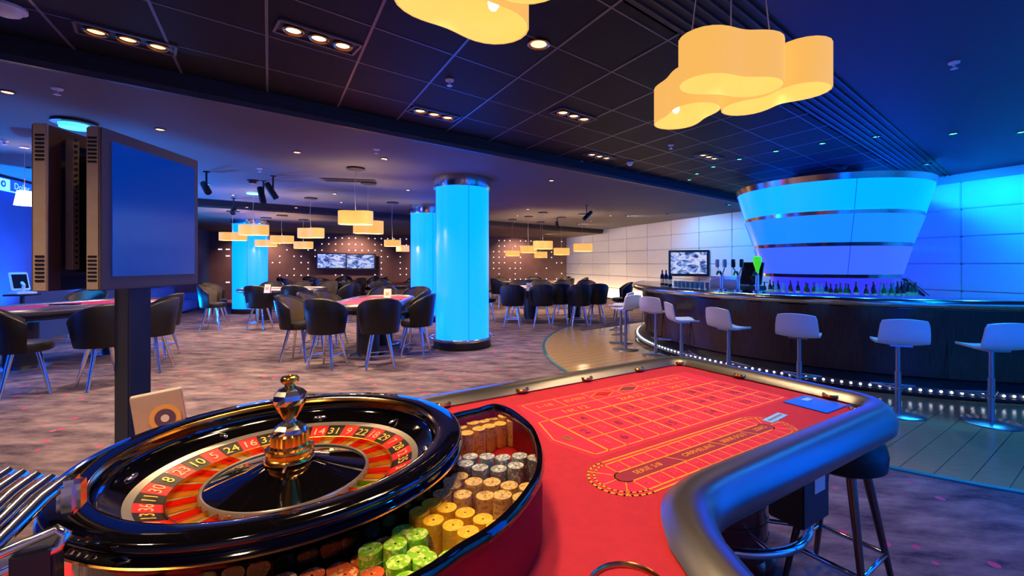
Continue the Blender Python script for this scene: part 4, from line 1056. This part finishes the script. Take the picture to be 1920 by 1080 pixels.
# layout print
CWd, RH = .0871, .1209
def quad_line(g, p, q, wd, z):
    p, q = Vector(TL(*p)), Vector(TL(*q)); d = (q-p).normalized(); n = Vector((-d.y,d.x))*wd/2; p = p-d*wd/2; q = q+d*wd/2
    g.add([(*(p+n),z),(*(p-n),z),(*(q-n),z),(*(q+n),z)], [(0,1,2,3)])
zl = FZ+.0012
g = MB(); fill = [(-.16,-.0),(-.02,-.25),(1.2,-.25),(1.2,.39),(-.05,.39),(-.14,.20)]
g.add([(*TL(*p), FZ+.0004) for p in [(-.075,-.018),(-.02,-.245),(1.16,-.245),(1.16,.385),(-.08,.385),(-.13,.19)]], [tuple(range(6))]); g.build('layout_print', 'felt_print', tab)
g = MB()
for k in range(13): quad_line(g, (k*CWd,0), (k*CWd,3*RH), .0090 if k % 4 == 0 else .0060, zl)
for k in range(4): quad_line(g, (0,k*RH), (12*CWd+.085,k*RH), .0095 if k == 0 else .0060, zl)
quad_line(g, (12*CWd+.085,0), (12*CWd+.085,3*RH), .0045, zl)
for p, q in (((0,0),(-.054,0)),((-.054,0),(-.107,.18)),((-.107,.18),(-.06,3*RH)),((-.06,3*RH),(0,3*RH))): quad_line(g, p, q, .006, zl)
for b in (-.105,-.226): quad_line(g, (0,b), (12*CWd,b), .005, zl)
for k in (0,4,8,12): quad_line(g, (k*CWd,0), (k*CWd,-.105), .005, zl)
for k in range(0,13,2): quad_line(g, (k*CWd,-.105), (k*CWd,-.226), .005, zl)
for c0 in (5,7):
    m = (c0*CWd, -.165); dx, dy = .075, .042
    pts = [(m[0]-dx,m[1]),(m[0],m[1]-dy),(m[0]+dx,m[1]),(m[0],m[1]+dy)]
    for i in range(4): quad_line(g, pts[i], pts[(i+1)%4], .004, zl)
g.build('layout_lines', 'print_orange', tab)
g = MB(); m = (7*CWd,-.165); g.add([(*TL(m[0]+x,m[1]+y), zl+.0002) for x, y in ((-.06,0),(0,.034),(.06,0),(0,-.034))], [(0,1,2,3)]); g.build('black_diamond', 'print_dark', tab)
g = MB(); m = (5*CWd,-.165); g.add([(*TL(m[0]+x,m[1]+y), zl+.0002) for x, y in ((-.06,0),(0,.034),(.06,0),(0,-.034))], [(0,1,2,3)]); g.build('red_diamond', 'num_red', tab)
REDS = {1,3,5,7,9,12,14,16,18,19,21,23,25,27,30,32,34,36}
for k in range(36):
    n = k+1; col, row = k//3, k % 3
    text(str(n), .058, 'print_bright' if n in REDS else 'print_dark', tab, (*TL((col+.5)*CWd, (row+.5)*RH), zl+.0004))
text('0', .07, 'print_green', tab, (*TL(-.055,.2), zl+.0004))
for k, s in enumerate(('1st 12','2nd 12','3rd 12')): text(s, .06, 'print_orange', tab, (*TL((2+4*k)*CWd,-.052), zl+.0004))
for k, s in ((1,'1-18'),(3,'EVEN'),(9,'ODD'),(11,'19-36')): text(s, .05, 'print_orange', tab, (*TL(k*CWd,-.165), zl+.0004))
for k in range(3): text('2-1', .036, 'print_dark', tab, (*TL(12*CWd+.043,(k+.5)*RH), zl+.0004))
# racetrack
def track(r, a0, a1, bc, n=16):
    return [(a0-r*math.sin(PI*i/n), bc-r*math.cos(PI*i/n)) for i in range(n+1)]+[(a1+r*math.sin(PI*i/n), bc+r*math.cos(PI*i/n)) for i in range(n+1)]
rbc, ra0, ra1 = .535, -.09, .675
g = MB(); g.add([(*TL(*p), FZ+.0004) for p in track(.112, ra0, ra1, rbc)], [tuple(range(34))]); g.build('track_print', 'felt_print', tab)
g = MB(); g.add([(*TL(*p), FZ+.0008) for p in track(.032, ra0, ra1, rbc)], [tuple(range(34))]); g.build('track_field', 'print_maroon', tab)
g = MB()
for r, wd in ((.112,.0075),(.094,.0065),(.032,.006)):
    tp = track(r, ra0, ra1, rbc)
    for i in range(len(tp)): quad_line(g, tp[i], tp[(i+1) % len(tp)], wd, zl)
for i in range(14):
    a = ra0+(ra1-ra0)*i/13
    for s in (-1,1): quad_line(g, (a,rbc+s*.032), (a,rbc+s*.094), .004, zl)
for c0, sg_ in ((ra0,-1),(ra1,1)):
    for an in (-50,0,50):
        quad_line(g, (c0+sg_*.032*math.cos(R(an)), rbc+.032*math.sin(R(an))), (c0+sg_*.11*math.cos(R(an)), rbc+.11*math.sin(R(an))), .004, zl)
for a in (.14,.37,.56): quad_line(g, (a-.02,rbc-.032), (a+.02,rbc+.032), .004, zl)
g.build('track_lines', 'print_orange', tab)
for a, s in ((.01,'SERIE 5/8'),(.26,'ORPHELINS'),(.465,'SERIE 0/2/3'),(.64,'ZERO')): text(s, .032, 'print_orange', tab, (*TL(a,rbc), zl+.0006))
tn = [24,16,33,1,20,14,31,9,22,18,29,7,28,12]
for i in range(13):
    a = ra0+(ra1-ra0)*(i+.5)/13; text(str(tn[i]), .026, 'print_bright', tab, (*TL(a,rbc-.063), zl+.0004)); text(str([5,10,23,8,30,11,36,13,27,6,34,17,25][i]), .026, 'print_bright', tab, (*TL(a,rbc+.063), zl+.0004))
# pedestal, foot rail, drop box
pc = TL(1.15,.03)
g = MB(); g.lathe([(.002,0),(.25,0),(.25,.05),(.215,.07),(.215,FZ-.2),(.002,FZ-.2)], 48, (*pc,0)); g.build('pedestal', 'mahogany', tab, smooth=40)
for k in range(6): g = MB(); g.ringsec([(.214,0),(.219,.004),(.219,.012),(.214,.016)], 48, (*pc,.16+k*.09)); g.build('pedestal_moulding', 'mahogany', tab, smooth=40)
pc2 = TL(-.75,.45); g = MB(); g.lathe([(.002,0),(.34,0),(.34,.05),(.30,.07),(.30,FZ-.2),(.002,FZ-.2)], 48, (*pc2,0)); g.build('pedestal', 'mahogany', tab, smooth=40)
arc = [(pc[0]+.40*math.cos(a), pc[1]+.40*math.sin(a), .26) for a in [R(-140+i*6) for i in range(26)]]
g = MB(); g.tube(arc, .022, 10); fr = g.build('foot_rail', 'chrome', tab, smooth=60)
for a in (-115,-60,-5):
    g = MB(); g.tube([(pc[0]+.2*math.cos(R(a)), pc[1]+.2*math.sin(R(a)), .24),(pc[0]+.40*math.cos(R(a)), pc[1]+.40*math.sin(R(a)), .26)], .012, 8); g.build('rail_bracket', 'chrome', fr, smooth=60)
x, y = TL(.80,.60); g = MB(); g.box((x,y,.70), (.20,.14,.22)); db = g.build('drop_box', 'black_box', tab, bevel=.006)
g = MB(); g.box((x+.101,y-.02,.745), (.003,.06,.08)); g.build('paper_label', 'paper', db)
g = MB(); g.box((x+.02,y-.0712,.745), (.08,.003,.07)); g.build('paper_label', 'paper', db)
# things lying on the felt
c = TW(.81,.50); t = thing('rules_label', 'small pale blue printed label lying on the felt beside the racetrack', 'label', (c.x,c.y,FZ+.001), TA+.1)
g = MB(); g.box((0,0,.001), (.15,.042,.002)); g.build('card', 'label_blue', t); 
for k in range(6): g = MB(); g.box((-.05+k*.02,0,.0023), (.012,.012,.0006)); g.build('printed_bar', 'print_grey', t)
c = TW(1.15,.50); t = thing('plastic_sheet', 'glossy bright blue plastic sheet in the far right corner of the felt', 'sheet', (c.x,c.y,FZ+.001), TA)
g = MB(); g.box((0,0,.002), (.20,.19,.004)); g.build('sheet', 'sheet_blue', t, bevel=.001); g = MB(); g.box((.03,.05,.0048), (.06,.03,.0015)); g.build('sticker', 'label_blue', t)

# ================================================================== ROULETTE WHEEL
WC = Vector((-.595,1.073)); RZ = EYE-.42
wh = thing('roulette_wheel', 'glossy black roulette wheel with red and black numbers and chrome turret', 'roulette wheel', (WC.x,WC.y,FZ+.002))
z = lambda q: q-(FZ+.002)
g = MB(); g.lathe([(.33,z(FZ+.002)),(.355,z(FZ+.002)),(.360,z(1.0)),(.364,z(1.10)),(.372,z(1.122)),(.392,z(1.134)),(.402,z(1.140)),(.406,z(1.145)),(.404,z(1.150)),(.398,z(1.153)),(.395,z(1.157)),(.398,z(1.161)),(.403,z(1.165)),(.405,z(1.171)),(.402,z(1.177)),(.396,z(RZ)),(.352,z(RZ)),(.343,z(RZ-.003)),(.340,z(RZ-.012)),(.344,z(RZ-.026)),(.342,z(RZ-.036)),(.330,z(RZ-.048)),(.297,z(1.117)),(.296,z(1.10)),(.33,z(1.05))], 128)
bowl = g.build('bowl', 'lacquer', wh, smooth=45)
g = MB(); g.ringsec([(.3395,z(RZ-.010)),(.3435,z(RZ-.0025)),(.3445,z(RZ-.0015)),(.341,z(RZ-.014))], 128); g.build('gold_edge', 'gold', wh, smooth=45)
g = MB(); g.ringsec([(.404,z(1.1425)),(.408,z(1.145)),(.404,z(1.1475))], 128); g.build('gold_edge', 'gold', wh, smooth=45)
g = MB(); g.ringsec([(.281,z(1.10)),(.281,z(1.114)),(.296,z(1.119)),(.296,z(1.10))], 128); g.build('grey_ring', 'ring_grey', wh, smooth=45)
for k in range(8):      # ball deflectors
    a = 2*PI*k/8+.25; g = MB(); g.ball((0,0,0), .013, 6, .45); o = g.build('deflector', 'chrome', wh, smooth=60); o.location = (.316*math.cos(a), .316*math.sin(a), z(1.1285)); o.scale = (1.5,.6,1) if k % 2 else (.6,1.5,1); o.rotation_euler = (0,0,a)
SEQ = [0,32,15,19,4,21,2,25,17,34,6,27,13,36,11,30,8,23,10,5,24,16,33,1,20,14,31,9,22,18,29,7,28,12,35,3,26]
st_ = 2*PI/37
def sector(r0, z0, r1, z1, dz, gap, n=3):
    v = []; h = st_/2-gap
    for i in range(n+1):
        a = -h+2*h*i/n
        for r, zz in ((r0,z0),(r1,z1)): v += [(r*math.cos(a), r*math.sin(a), zz), (r*math.cos(a), r*math.sin(a), zz-dz)]
    f = []
    for i in range(n):
        b = i*4; q = b+4; f += [(b,b+2,q+2,q),(b+1,q+1,q+3,b+3),(b,q,q+1,b+1),(b+2,b+3,q+3,q+2)]
    f += [(0,1,3,2),(n*4,n*4+2,n*4+3,n*4+1)]
    return v, f
sm_ = {}
for i, n in enumerate(SEQ):
    a = R(150.8)-(i-20)*st_
    key = 'green' if n == 0 else ('red' if n in REDS else 'black')
    if key not in sm_:
        g = MB(); g.add(*sector(.233, z(1.094), .281, z(1.1125), .012, .0022)); o1 = g.build('number_plate', 'num_'+key, wh)
        g = MB(); g.add(*sector(.176, z(1.086), .230, z(1.088), .01, .006)); o2 = g.build('pocket', 'pocket_'+key, wh)
        sm_[key] = (o1, o2)
    else:
        o1, o2 = [q.copy() for q in sm_[key]]; COL.objects.link(o1); COL.objects.link(o2)
    o1.rotation_euler = (0,0,a); o2.rotation_euler = (0,0,a)
    tx = text(str(n), .036, 'digit_gold' if key == 'black' else 'digit_pale', o1, (.2575, 0, z(1.1044)), -PI/2, 'digits', .0006)
    tx.rotation_euler = Matrix.Rotation(-PI/2,3,'Z').to_4x4().to_euler()
    mm = Matrix.Rotation(-math.atan2(.0185,.048), 3, 'Y') @ Matrix.Rotation(-PI/2, 3, 'Z'); tx.rotation_euler = mm.to_euler()
fret = None
for i in range(37):
    a = R(150.8)-(i-20)*st_+st_/2
    if fret is None:
        g = MB(); g.add([(.176,-.001,z(1.08)),(.176,.001,z(1.08)),(.231,.001,z(1.08)),(.231,-.001,z(1.08)),(.176,-.001,z(1.097)),(.176,.001,z(1.097)),(.231,.001,z(1.099)),(.231,-.001,z(1.099))],
            [(0,3,2,1),(4,5,6,7),(0,1,5,4),(1,2,6,5),(2,3,7,6),(3,0,4,7)]); fret = g.build('fret', 'gold', wh); o = fret
    else: o = fret.copy(); COL.objects.link(o)
    o.rotation_euler = (0,0,a)
g = MB(); g.ringsec([(.230,z(1.08)),(.230,z(1.099)),(.233,z(1.0995)),(.2335,z(1.08))], 111); g.build('fret_ring', 'gold', wh, smooth=45)
g = MB(); g.ringsec([(.169,z(1.07)),(.169,z(1.100)),(.173,z(1.102)),(.177,z(1.098)),(.177,z(1.07))], 111); g.build('inner_ring', 'ring_grey', wh, smooth=45)
g = MB(); g.lathe([(.170,z(1.06)),(.170,z(1.097)),(.14,z(1.104)),(.09,z(1.118)),(.05,z(1.134)),(.002,z(1.138))], 96); g.build('cone', 'lacquer', wh, smooth=45)
g = MB(); g.lathe([(.296,z(1.062)),(.10,z(1.062)),(.002,z(1.062))], 64); g.build('rotor_plate', 'lacquer', wh)
zz = 1.134
g = MB(); g.lathe([(.002,z(zz)),(.054,z(zz)),(.056,z(zz+.004)),(.054,z(zz+.010)),(.050,z(zz+.013)),(.050,z(zz+.022)),(.0535,z(zz+.026)),(.052,z(zz+.031)),(.044,z(zz+.034))], 48); tur = g.build('turret_base', 'gold', wh, smooth=35)
g = MB(); g.lathe([(.044,z(zz+.034)),(.041,z(zz+.040)),(.040,z(zz+.062)),(.037,z(zz+.066))], 48, rib=[0,.03,.03,0]); g.build('turret_drum', 'gold', wh, smooth=20)
g = MB(); g.lathe([(.037,z(zz+.066)),(.034,z(zz+.076)),(.024,z(zz+.084)),(.014,z(zz+.090)),(.0125,z(zz+.094))], 14, rib=[.0,.05,.05,.03,0]); g.build('turret_dome', 'chrome', wh)
g = MB(); g.lathe([(.0125,z(zz+.094)),(.020,z(zz+.108)),(.031,z(zz+.128)),(.0335,z(zz+.133))], 40); g.build('turret_cup', 'gold', wh, smooth=60)
g = MB(); g.lathe([(.0335,z(zz+.133)),(.036,z(zz+.145)),(.0345,z(zz+.157)),(.026,z(zz+.166)),(.016,z(zz+.171)),(.011,z(zz+.174))], 14, rib=[0,.04,.05,.05,.02,0]); g.build('turret_knob', 'chrome', wh)
g = MB(); g.lathe([(.011,z(zz+.174)),(.0115,z(zz+.178)),(.0195,z(zz+.186)),(.021,z(zz+.192)),(.017,z(zz+.198)),(.002,z(zz+.201))], 28); g.build('turret_finial', 'gold', wh, smooth=60)
for a in (.35,1.92,3.49,5.06): g = MB(); g.tube([(.05*math.cos(a),.05*math.sin(a),z(1.142)),(.085*math.cos(a),.085*math.sin(a),z(1.134))], .004, 8); g.build('turret_arm', 'chrome', wh, smooth=60)

# ================================================================== CHIP CASE
CZ = 1.118; CHZ = 1.014
case_px = [(855,777),(895,768),(926,760),(955,768),(980,785),(1000,805),(1012,832),(1017,860),(1013,890),(1000,915),(978,945),(950,975),(915,1003),(870,1030),(835,1055),(800,1078),(740,1110),(660,1145),(560,1170),(430,1185)]
outer_rel = [tuple(on(x, y, CZ).to_2d()-WC) for x, y in case_px]
outer_rel = [tuple(Vector(outer_rel[0])*(.43/Vector(outer_rel[0]).length))]+outer_rel
def smooth_path(pts, n=5):
    out = []
    for i in range(len(pts)-1):
        p0 = Vector(pts[max(i-1,0)]); p1 = Vector(pts[i]); p2 = Vector(pts[i+1]); p3 = Vector(pts[min(i+2,len(pts)-1)])
        for k in range(n):
            t = k/n; out.append(.5*((2*p1)+(p2-p0)*t+(2*p0-5*p1+4*p2-p3)*t*t+(3*p1-p0-3*p2+p3)*t**3))
    out.append(Vector(pts[-1])); return out
op = smooth_path(outer_rel)
cc = thing('chip_case', 'curved glass topped chip case with red felt wall around the wheel', 'chip case', (WC.x,WC.y,FZ+.0015))
zc = lambda q: q-(FZ+.0015)
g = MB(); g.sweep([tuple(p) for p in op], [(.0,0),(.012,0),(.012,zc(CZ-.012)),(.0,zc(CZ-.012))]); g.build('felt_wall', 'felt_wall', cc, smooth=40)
g = MB(); g.sweep([tuple(p) for p in op], [(-.004,zc(CZ-.014)),(.014,zc(CZ-.014)),(.017,zc(CZ-.004)),(.012,zc(CZ+.006)),(.0,zc(CZ+.006)),(-.006,zc(CZ-.002))]); g.build('black_edge', 'lacquer', cc, smooth=50)
a0 = math.atan2(op[0].y, op[0].x); a1 = math.atan2(op[-1].y, op[-1].x); 
ni = len(op); inn = [Vector((.372*math.cos(a0+(a1-a0)*i/(ni-1)), .372*math.sin(a0+(a1-a0)*i/(ni-1)))) for i in range(ni)]
inn = [p if p.length < q.length-.004 else q*((q.length-.004)/q.length) for p, q in zip(inn, op)]
v = [(p.x,p.y,zc(CZ-.001)) for p in op]+[(p.x,p.y,zc(CZ-.001)) for p in inn]+[(p.x,p.y,zc(CZ-.005)) for p in op]+[(p.x,p.y,zc(CZ-.005)) for p in inn]
f = [(i,i+1,ni+i+1,ni+i) for i in range(ni-1)]+[(2*ni+i,3*ni+i,3*ni+i+1,2*ni+i+1) for i in range(ni-1)]+[(i,2*ni+i,2*ni+i+1,i+1) for i in range(ni-1)]+[(ni+i,ni+i+1,3*ni+i+1,3*ni+i) for i in range(ni-1)]
g = MB(); g.add(v, f); g.build('glass_top', 'clear_glass', cc)
v = [(p.x,p.y,zc(CHZ-.001)) for p in op]+[(p.x*.92,p.y*.92,zc(CHZ-.001)) for p in inn]
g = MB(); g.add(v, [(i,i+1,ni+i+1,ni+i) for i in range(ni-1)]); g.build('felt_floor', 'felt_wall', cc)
lk = at(932,812,1.55); g = MB(); g.lathe([(.009,0),(.009,.035),(.012,.04),(.002,.045)], 12, (lk.x-WC.x, lk.y-WC.y, zc(CZ-.05))); g.build('lock', 'chrome', cc, smooth=40)
# chip stacks
CR = .0205; CT = .0036
def chip_stack(nm, m, n):
    prof = [(.002,0)]
    for k in range(n):
        z0 = k*CT; prof += [(CR-.0008,z0),(CR,z0+.0005),(CR,z0+CT-.0005),(CR-.0008,z0+CT)]
    zt = n*CT; prof += [(CR*.72,zt),(CR*.70,zt-.0004),(.002,zt-.0004)]
    g = MB(); g.lathe(prof, 20); return g
STK = {'orange':[(617,1036),(580,1056),(545,1050),(508,1062),(590,1026),(650,1022),(655,1050),(618,1076),(470,1074),(540,1080),(655,1090),(575,1092),(500,1094)],
 'green':[(705,972),(730,989),(688,1010),(745,1009),(697,1036),(772,1028),(732,1050),(797,1046),(760,1073),(838,1044),(800,1078)],
 'yellow':[(810,938),(838,951),(785,958),(870,960),(812,974),(905,972),(846,983),(878,996),(930,984),(760,944)],
 'tan':[(862,892),(848,909),(888,902),(876,919),(920,903),(908,922),(953,909),(942,927),(983,912),(973,931),(822,906),(795,922)],
 'grey':[(882,855),(873,868),(913,855),(906,868),(942,857),(936,870),(967,872),(970,858),(997,858),(850,866)],
 'amber':[(863,800),(885,792),(875,811),(907,788),(898,803),(925,783),(917,798),(945,779),(939,792),(959,787)]}
WORD = {'orange':'orange','green':'lime green','yellow':'bright yellow','tan':'tan','grey':'grey blue','amber':'amber'}
placed = []
for key, lst in STK.items():
    base = {}; made_s = []
    for i, (px, py) in enumerate(lst):
        n = 19+(i*7) % 5 - (3 if key == 'orange' else 0)
        zt = CHZ+n*CT; p = on(px, py, zt).to_2d()
        # keep stacks apart, inside the case, off the wheel
        for _ in range(60):
            mv = False
            for q in placed:
                d = p-q
                if d.length < 2*CR+.001:
                    p = q+(d.normalized() if d.length > 1e-5 else Vector((1,0)))*(2*CR+.0012); mv = True
            d = p-WC
            if d.length < .366+CR: p = WC+d.normalized()*(.366+CR); mv = True
            if not mv: break
        placed.append(p)
        o = chip_stack(key, 'chip_'+key, n).build('chip_stack', 'chip_'+key, None, smooth=30) if n not in base else base[n].copy()
        if n in base: COL.objects.link(o)
        base[n] = o; o.location = (p.x, p.y, CHZ); o.rotation_euler = (0,0,random.random()*6)
        tag(o, 'x', 'chips', WORD[key]+' chip stacks'); made_s.append(o)
    number_left(made_s, 'stack of '+WORD[key]+' chips under the case glass, %s '+WORD[key]+' one from the left')

# ================================================================== FOREGROUND STOOL
t = thing('round_stool', 'round black padded stool with bronze legs tucked under the roulette table corner', 'stool', (1.47,2.2,0), .62)
g = MB(); g.lathe([(.002,.625),(.17,.625),(.195,.64),(.2,.70),(.19,.745),(.16,.768),(.002,.775)], 40); g.build('seat', 'leather', t, smooth=50)
for a in (45,135,225,315):
    c, s = math.cos(R(a)), math.sin(R(a))
    g = MB(); g.tube([(.11*c,.11*s,.645),(.25*c,.25*s,.005)], .022, 10, r2=.013); lg = g.build('leg', 'bronze_leg', t, smooth=60)
    g = MB(); g.lathe([(.002,0),(.018,0),(.018,.03),(.002,.03)], 12, (.25*c,.25*s,0)); g.build('foot_cap', 'chrome', lg, smooth=40)
q = .212; g = MB(); g.tube([(q*math.cos(R(a)), q*math.sin(R(a)), .2) for a in (45,135,225,315)], .013, 8, True); g.build('foot_ring', 'chrome', t, smooth=60)

# ================================================================== DISPLAY POST
ds = thing('display_post', 'grey post carrying two back to back roulette display screens', 'display', (-1.99,2.2,0))
def V(x, y): return Vector((x, y))
zt, zb = 2.19, 1.485
def slab(p, q, th, name, m, z0, z1, parent, off=0, bev=.006):
    p, q = Vector(p), Vector(q); d = (q-p); n = Vector((d.y,-d.x)).normalized(); c = (p+q)/2+n*(off+th/2)
    g = MB(); g.box((c.x+1.99, c.y-2.2, (z0+z1)/2), (d.length, th, z1-z0), math.atan2(d.y,d.x)); return g.build(name, m, parent, bevel=bev)
# right screen: shows its face to the right
fa, fb = V(-1.88,1.92), V(-1.95,2.56)
case = slab(fa, fb, -.055, 'screen_case', 'metal_beige', zb, zt, ds)
slab(fa, fb, .006, 'bezel', 'bezel', zb+.001, zt-.001, ds, 0)
d = (fb-fa).normalized()
slab(fa+d*.055, fb-d*.035, .004, 'screen', 'screen_reflection', zb+.06, zt-.05, ds, .005, .001)
nn = Vector((d.y,-d.x)); 
def vents(corner, dirx, parent):
    for blk, k0 in ((zt-.05,7),(zb+.045,7)):
        for k in range(k0):
            zz_ = blk-(k*.017 if blk > 1.9 else -k*.017)
            g = MB(); c = corner; g.box((c.x+1.99, c.y-2.2, zz_), (.034,.004,.008), math.atan2(dirx.y,dirx.x)); g.build('vent_slot', 'slot_black', parent)
# near end face of the right case
end = fa-nn*.0275-d*.0005; vents(end, nn, case)
# left screen, seen from behind: open back
la, lb = V(-2.085,1.875), V(-2.155,2.5)
left = slab(la, lb, -.016, 'screen_case', 'bezel', zb, zt, ds, -.02)
slab(la, la+d*.012, .055, 'case_end', 'metal_beige', zb, zt, ds, -.03, .003)
end = la+nn*.0-d*.001; vents(end, nn, left)
slab(la+d*.03, lb-d*.03, .004, 'screen', 'screen_reflection', zb+.06, zt-.05, ds, -.042, .001)
slab(la+d*.012, la+d*.08, .012, 'back_frame', 'rack_brown', zb, zt, ds, .0, .002)
slab(la+d*.012, lb, .012, 'back_frame', 'rack_brown', zt-.06, zt, ds, .0, .002)
slab(la+d*.012, lb, .012, 'back_frame', 'black_plastic', zb, zb+.05, ds, .0, .002)
rk = slab(la+d*.10, la+d*.135, .03, 'mount_rail', 'metal_beige', zb+.09, zt-.04, ds, .01, .002)
for k in range(22):
    c = la+d*.1175+nn*.0405; g = MB(); g.box((c.x+1.99, c.y-2.2, zb+.12+k*.026), (.010,.003,.010), math.atan2(d.y,d.x)); g.build('rail_hole', 'slot_black', rk)
slab(la+d*.16, lb-d*.05, .05, 'electronics', 'black_plastic', zb+.08, zt-.1, ds, .0, .004)
for k in range(4):
    c = la+d*(.2+.06*k)+nn*.052; g = MB(); g.box((c.x+1.99, c.y-2.2, 1.80+.035*((k*2) % 3)), (.03,.012,.02), math.atan2(d.y,d.x)); g.build('plug', 'paper', ds)
slab(fa+d*.02-nn*.055, fb-d*.02-nn*.055, -.004, 'back_plate', 'black_plastic', zb+.02, zt-.02, ds, 0, .001)
g = MB(); g.box((-.02,.0,(zb+zt)/2), (.10,.10,.5), .1); g.build('yoke', 'black_plastic', ds, bevel=.006)
g = MB(); g.box((0,.0,(zb+.02)/2), (.10,.10,zb+.02), 1.3); g.build('post', 'post_paint', ds, bevel=.006)
g = MB(); g.box((0,0,.012), (.5,.45,.024), 1.3); g.build('base_plate', 'post_paint', ds, bevel=.006)

# stack of card boxes leaning behind the wheel
cb_ = TW(-1.285,-.352)
for k in range(3):
    t = thing('score_card_pack', ('front score card pack with round emblem leaning behind the wheel','middle score card pack leaning behind the wheel','rear score card pack leaning behind the wheel')[k], 'card pack', (cb_.x-.010*k, cb_.y+.012*k, FZ+.001), R(14))
    g = MB(); g.box((0,0,.118), (.145,.011,.225), rx=-.05, ry=-.17); g.build('pack', 'paper_tan' if k == 0 else 'paper', t, bevel=.002)
    if k == 0:
        g = MB()
        for r0, r1, mm_, zoff in ((.0,.045,'paper_gold',.0),(.0,.030,'paper_purple',.0006),(.0,.012,'paper',.0012)):
            g = MB(); g.lathe([(.0005,0),(r1,0)], 28); o = g.build('emblem', mm_, t); o.location = (.012,-.0062-zoff,.150); o.rotation_euler = (PI/2-.05,0,0)

# chrome rack at the lower left
cr = thing('chrome_rack', 'chrome card rack with sloping bars on a black post left of the wheel', 'rack', (-.715,.64,FZ+.001))
zr = lambda q: q-FZ-.001
g = MB(); g.box((.0,.0,.125), (.045,.045,.25), TA); g.build('post', 'black_box', cr, bevel=.004)
g = MB(); g.box((-.01,-.01,.006), (.07,.07,.012), TA); g.build('foot', 'black_box', cr, bevel=.003)
for k in range(5):
    o = Vector((-.032*k, .008*k, 0))
    g = MB(); g.tube([Vector((-.06,-.06,zr(1.195)))+o, Vector((-.045,-.01,zr(1.205)))+o, Vector((-.035,.04,zr(1.245)))+o, Vector((-.03,.07,zr(1.258)))+o], .010, 8); g.build('bar', 'chrome', cr, smooth=60)
g = MB(); g.tube([(-.03,-.03,zr(1.20)),(.028,.0,zr(1.222)),(.036,.004,zr(1.212)),(.032,.002,zr(1.196)),(-.03,-.03,zr(1.172))], .007, 8, True); g.build('handle', 'chrome', cr, smooth=60)
g = MB(); g.box((-.024,.07,zr(1.235)), (.028,.04,.055), .5); g.build('end_cap', 'chrome', cr, bevel=.008)
g = MB(); g.tube([(-.32,.10,zr(1.20)),(-.17,.09,zr(1.2))], .008, 8); g.build('rear_rail', 'gold', cr, smooth=60)
g = MB(); g.box((-.10,-.01,zr(1.175)), (.17,.10,.014), -.2); g.build('tray', 'brushed', cr, bevel=.004)
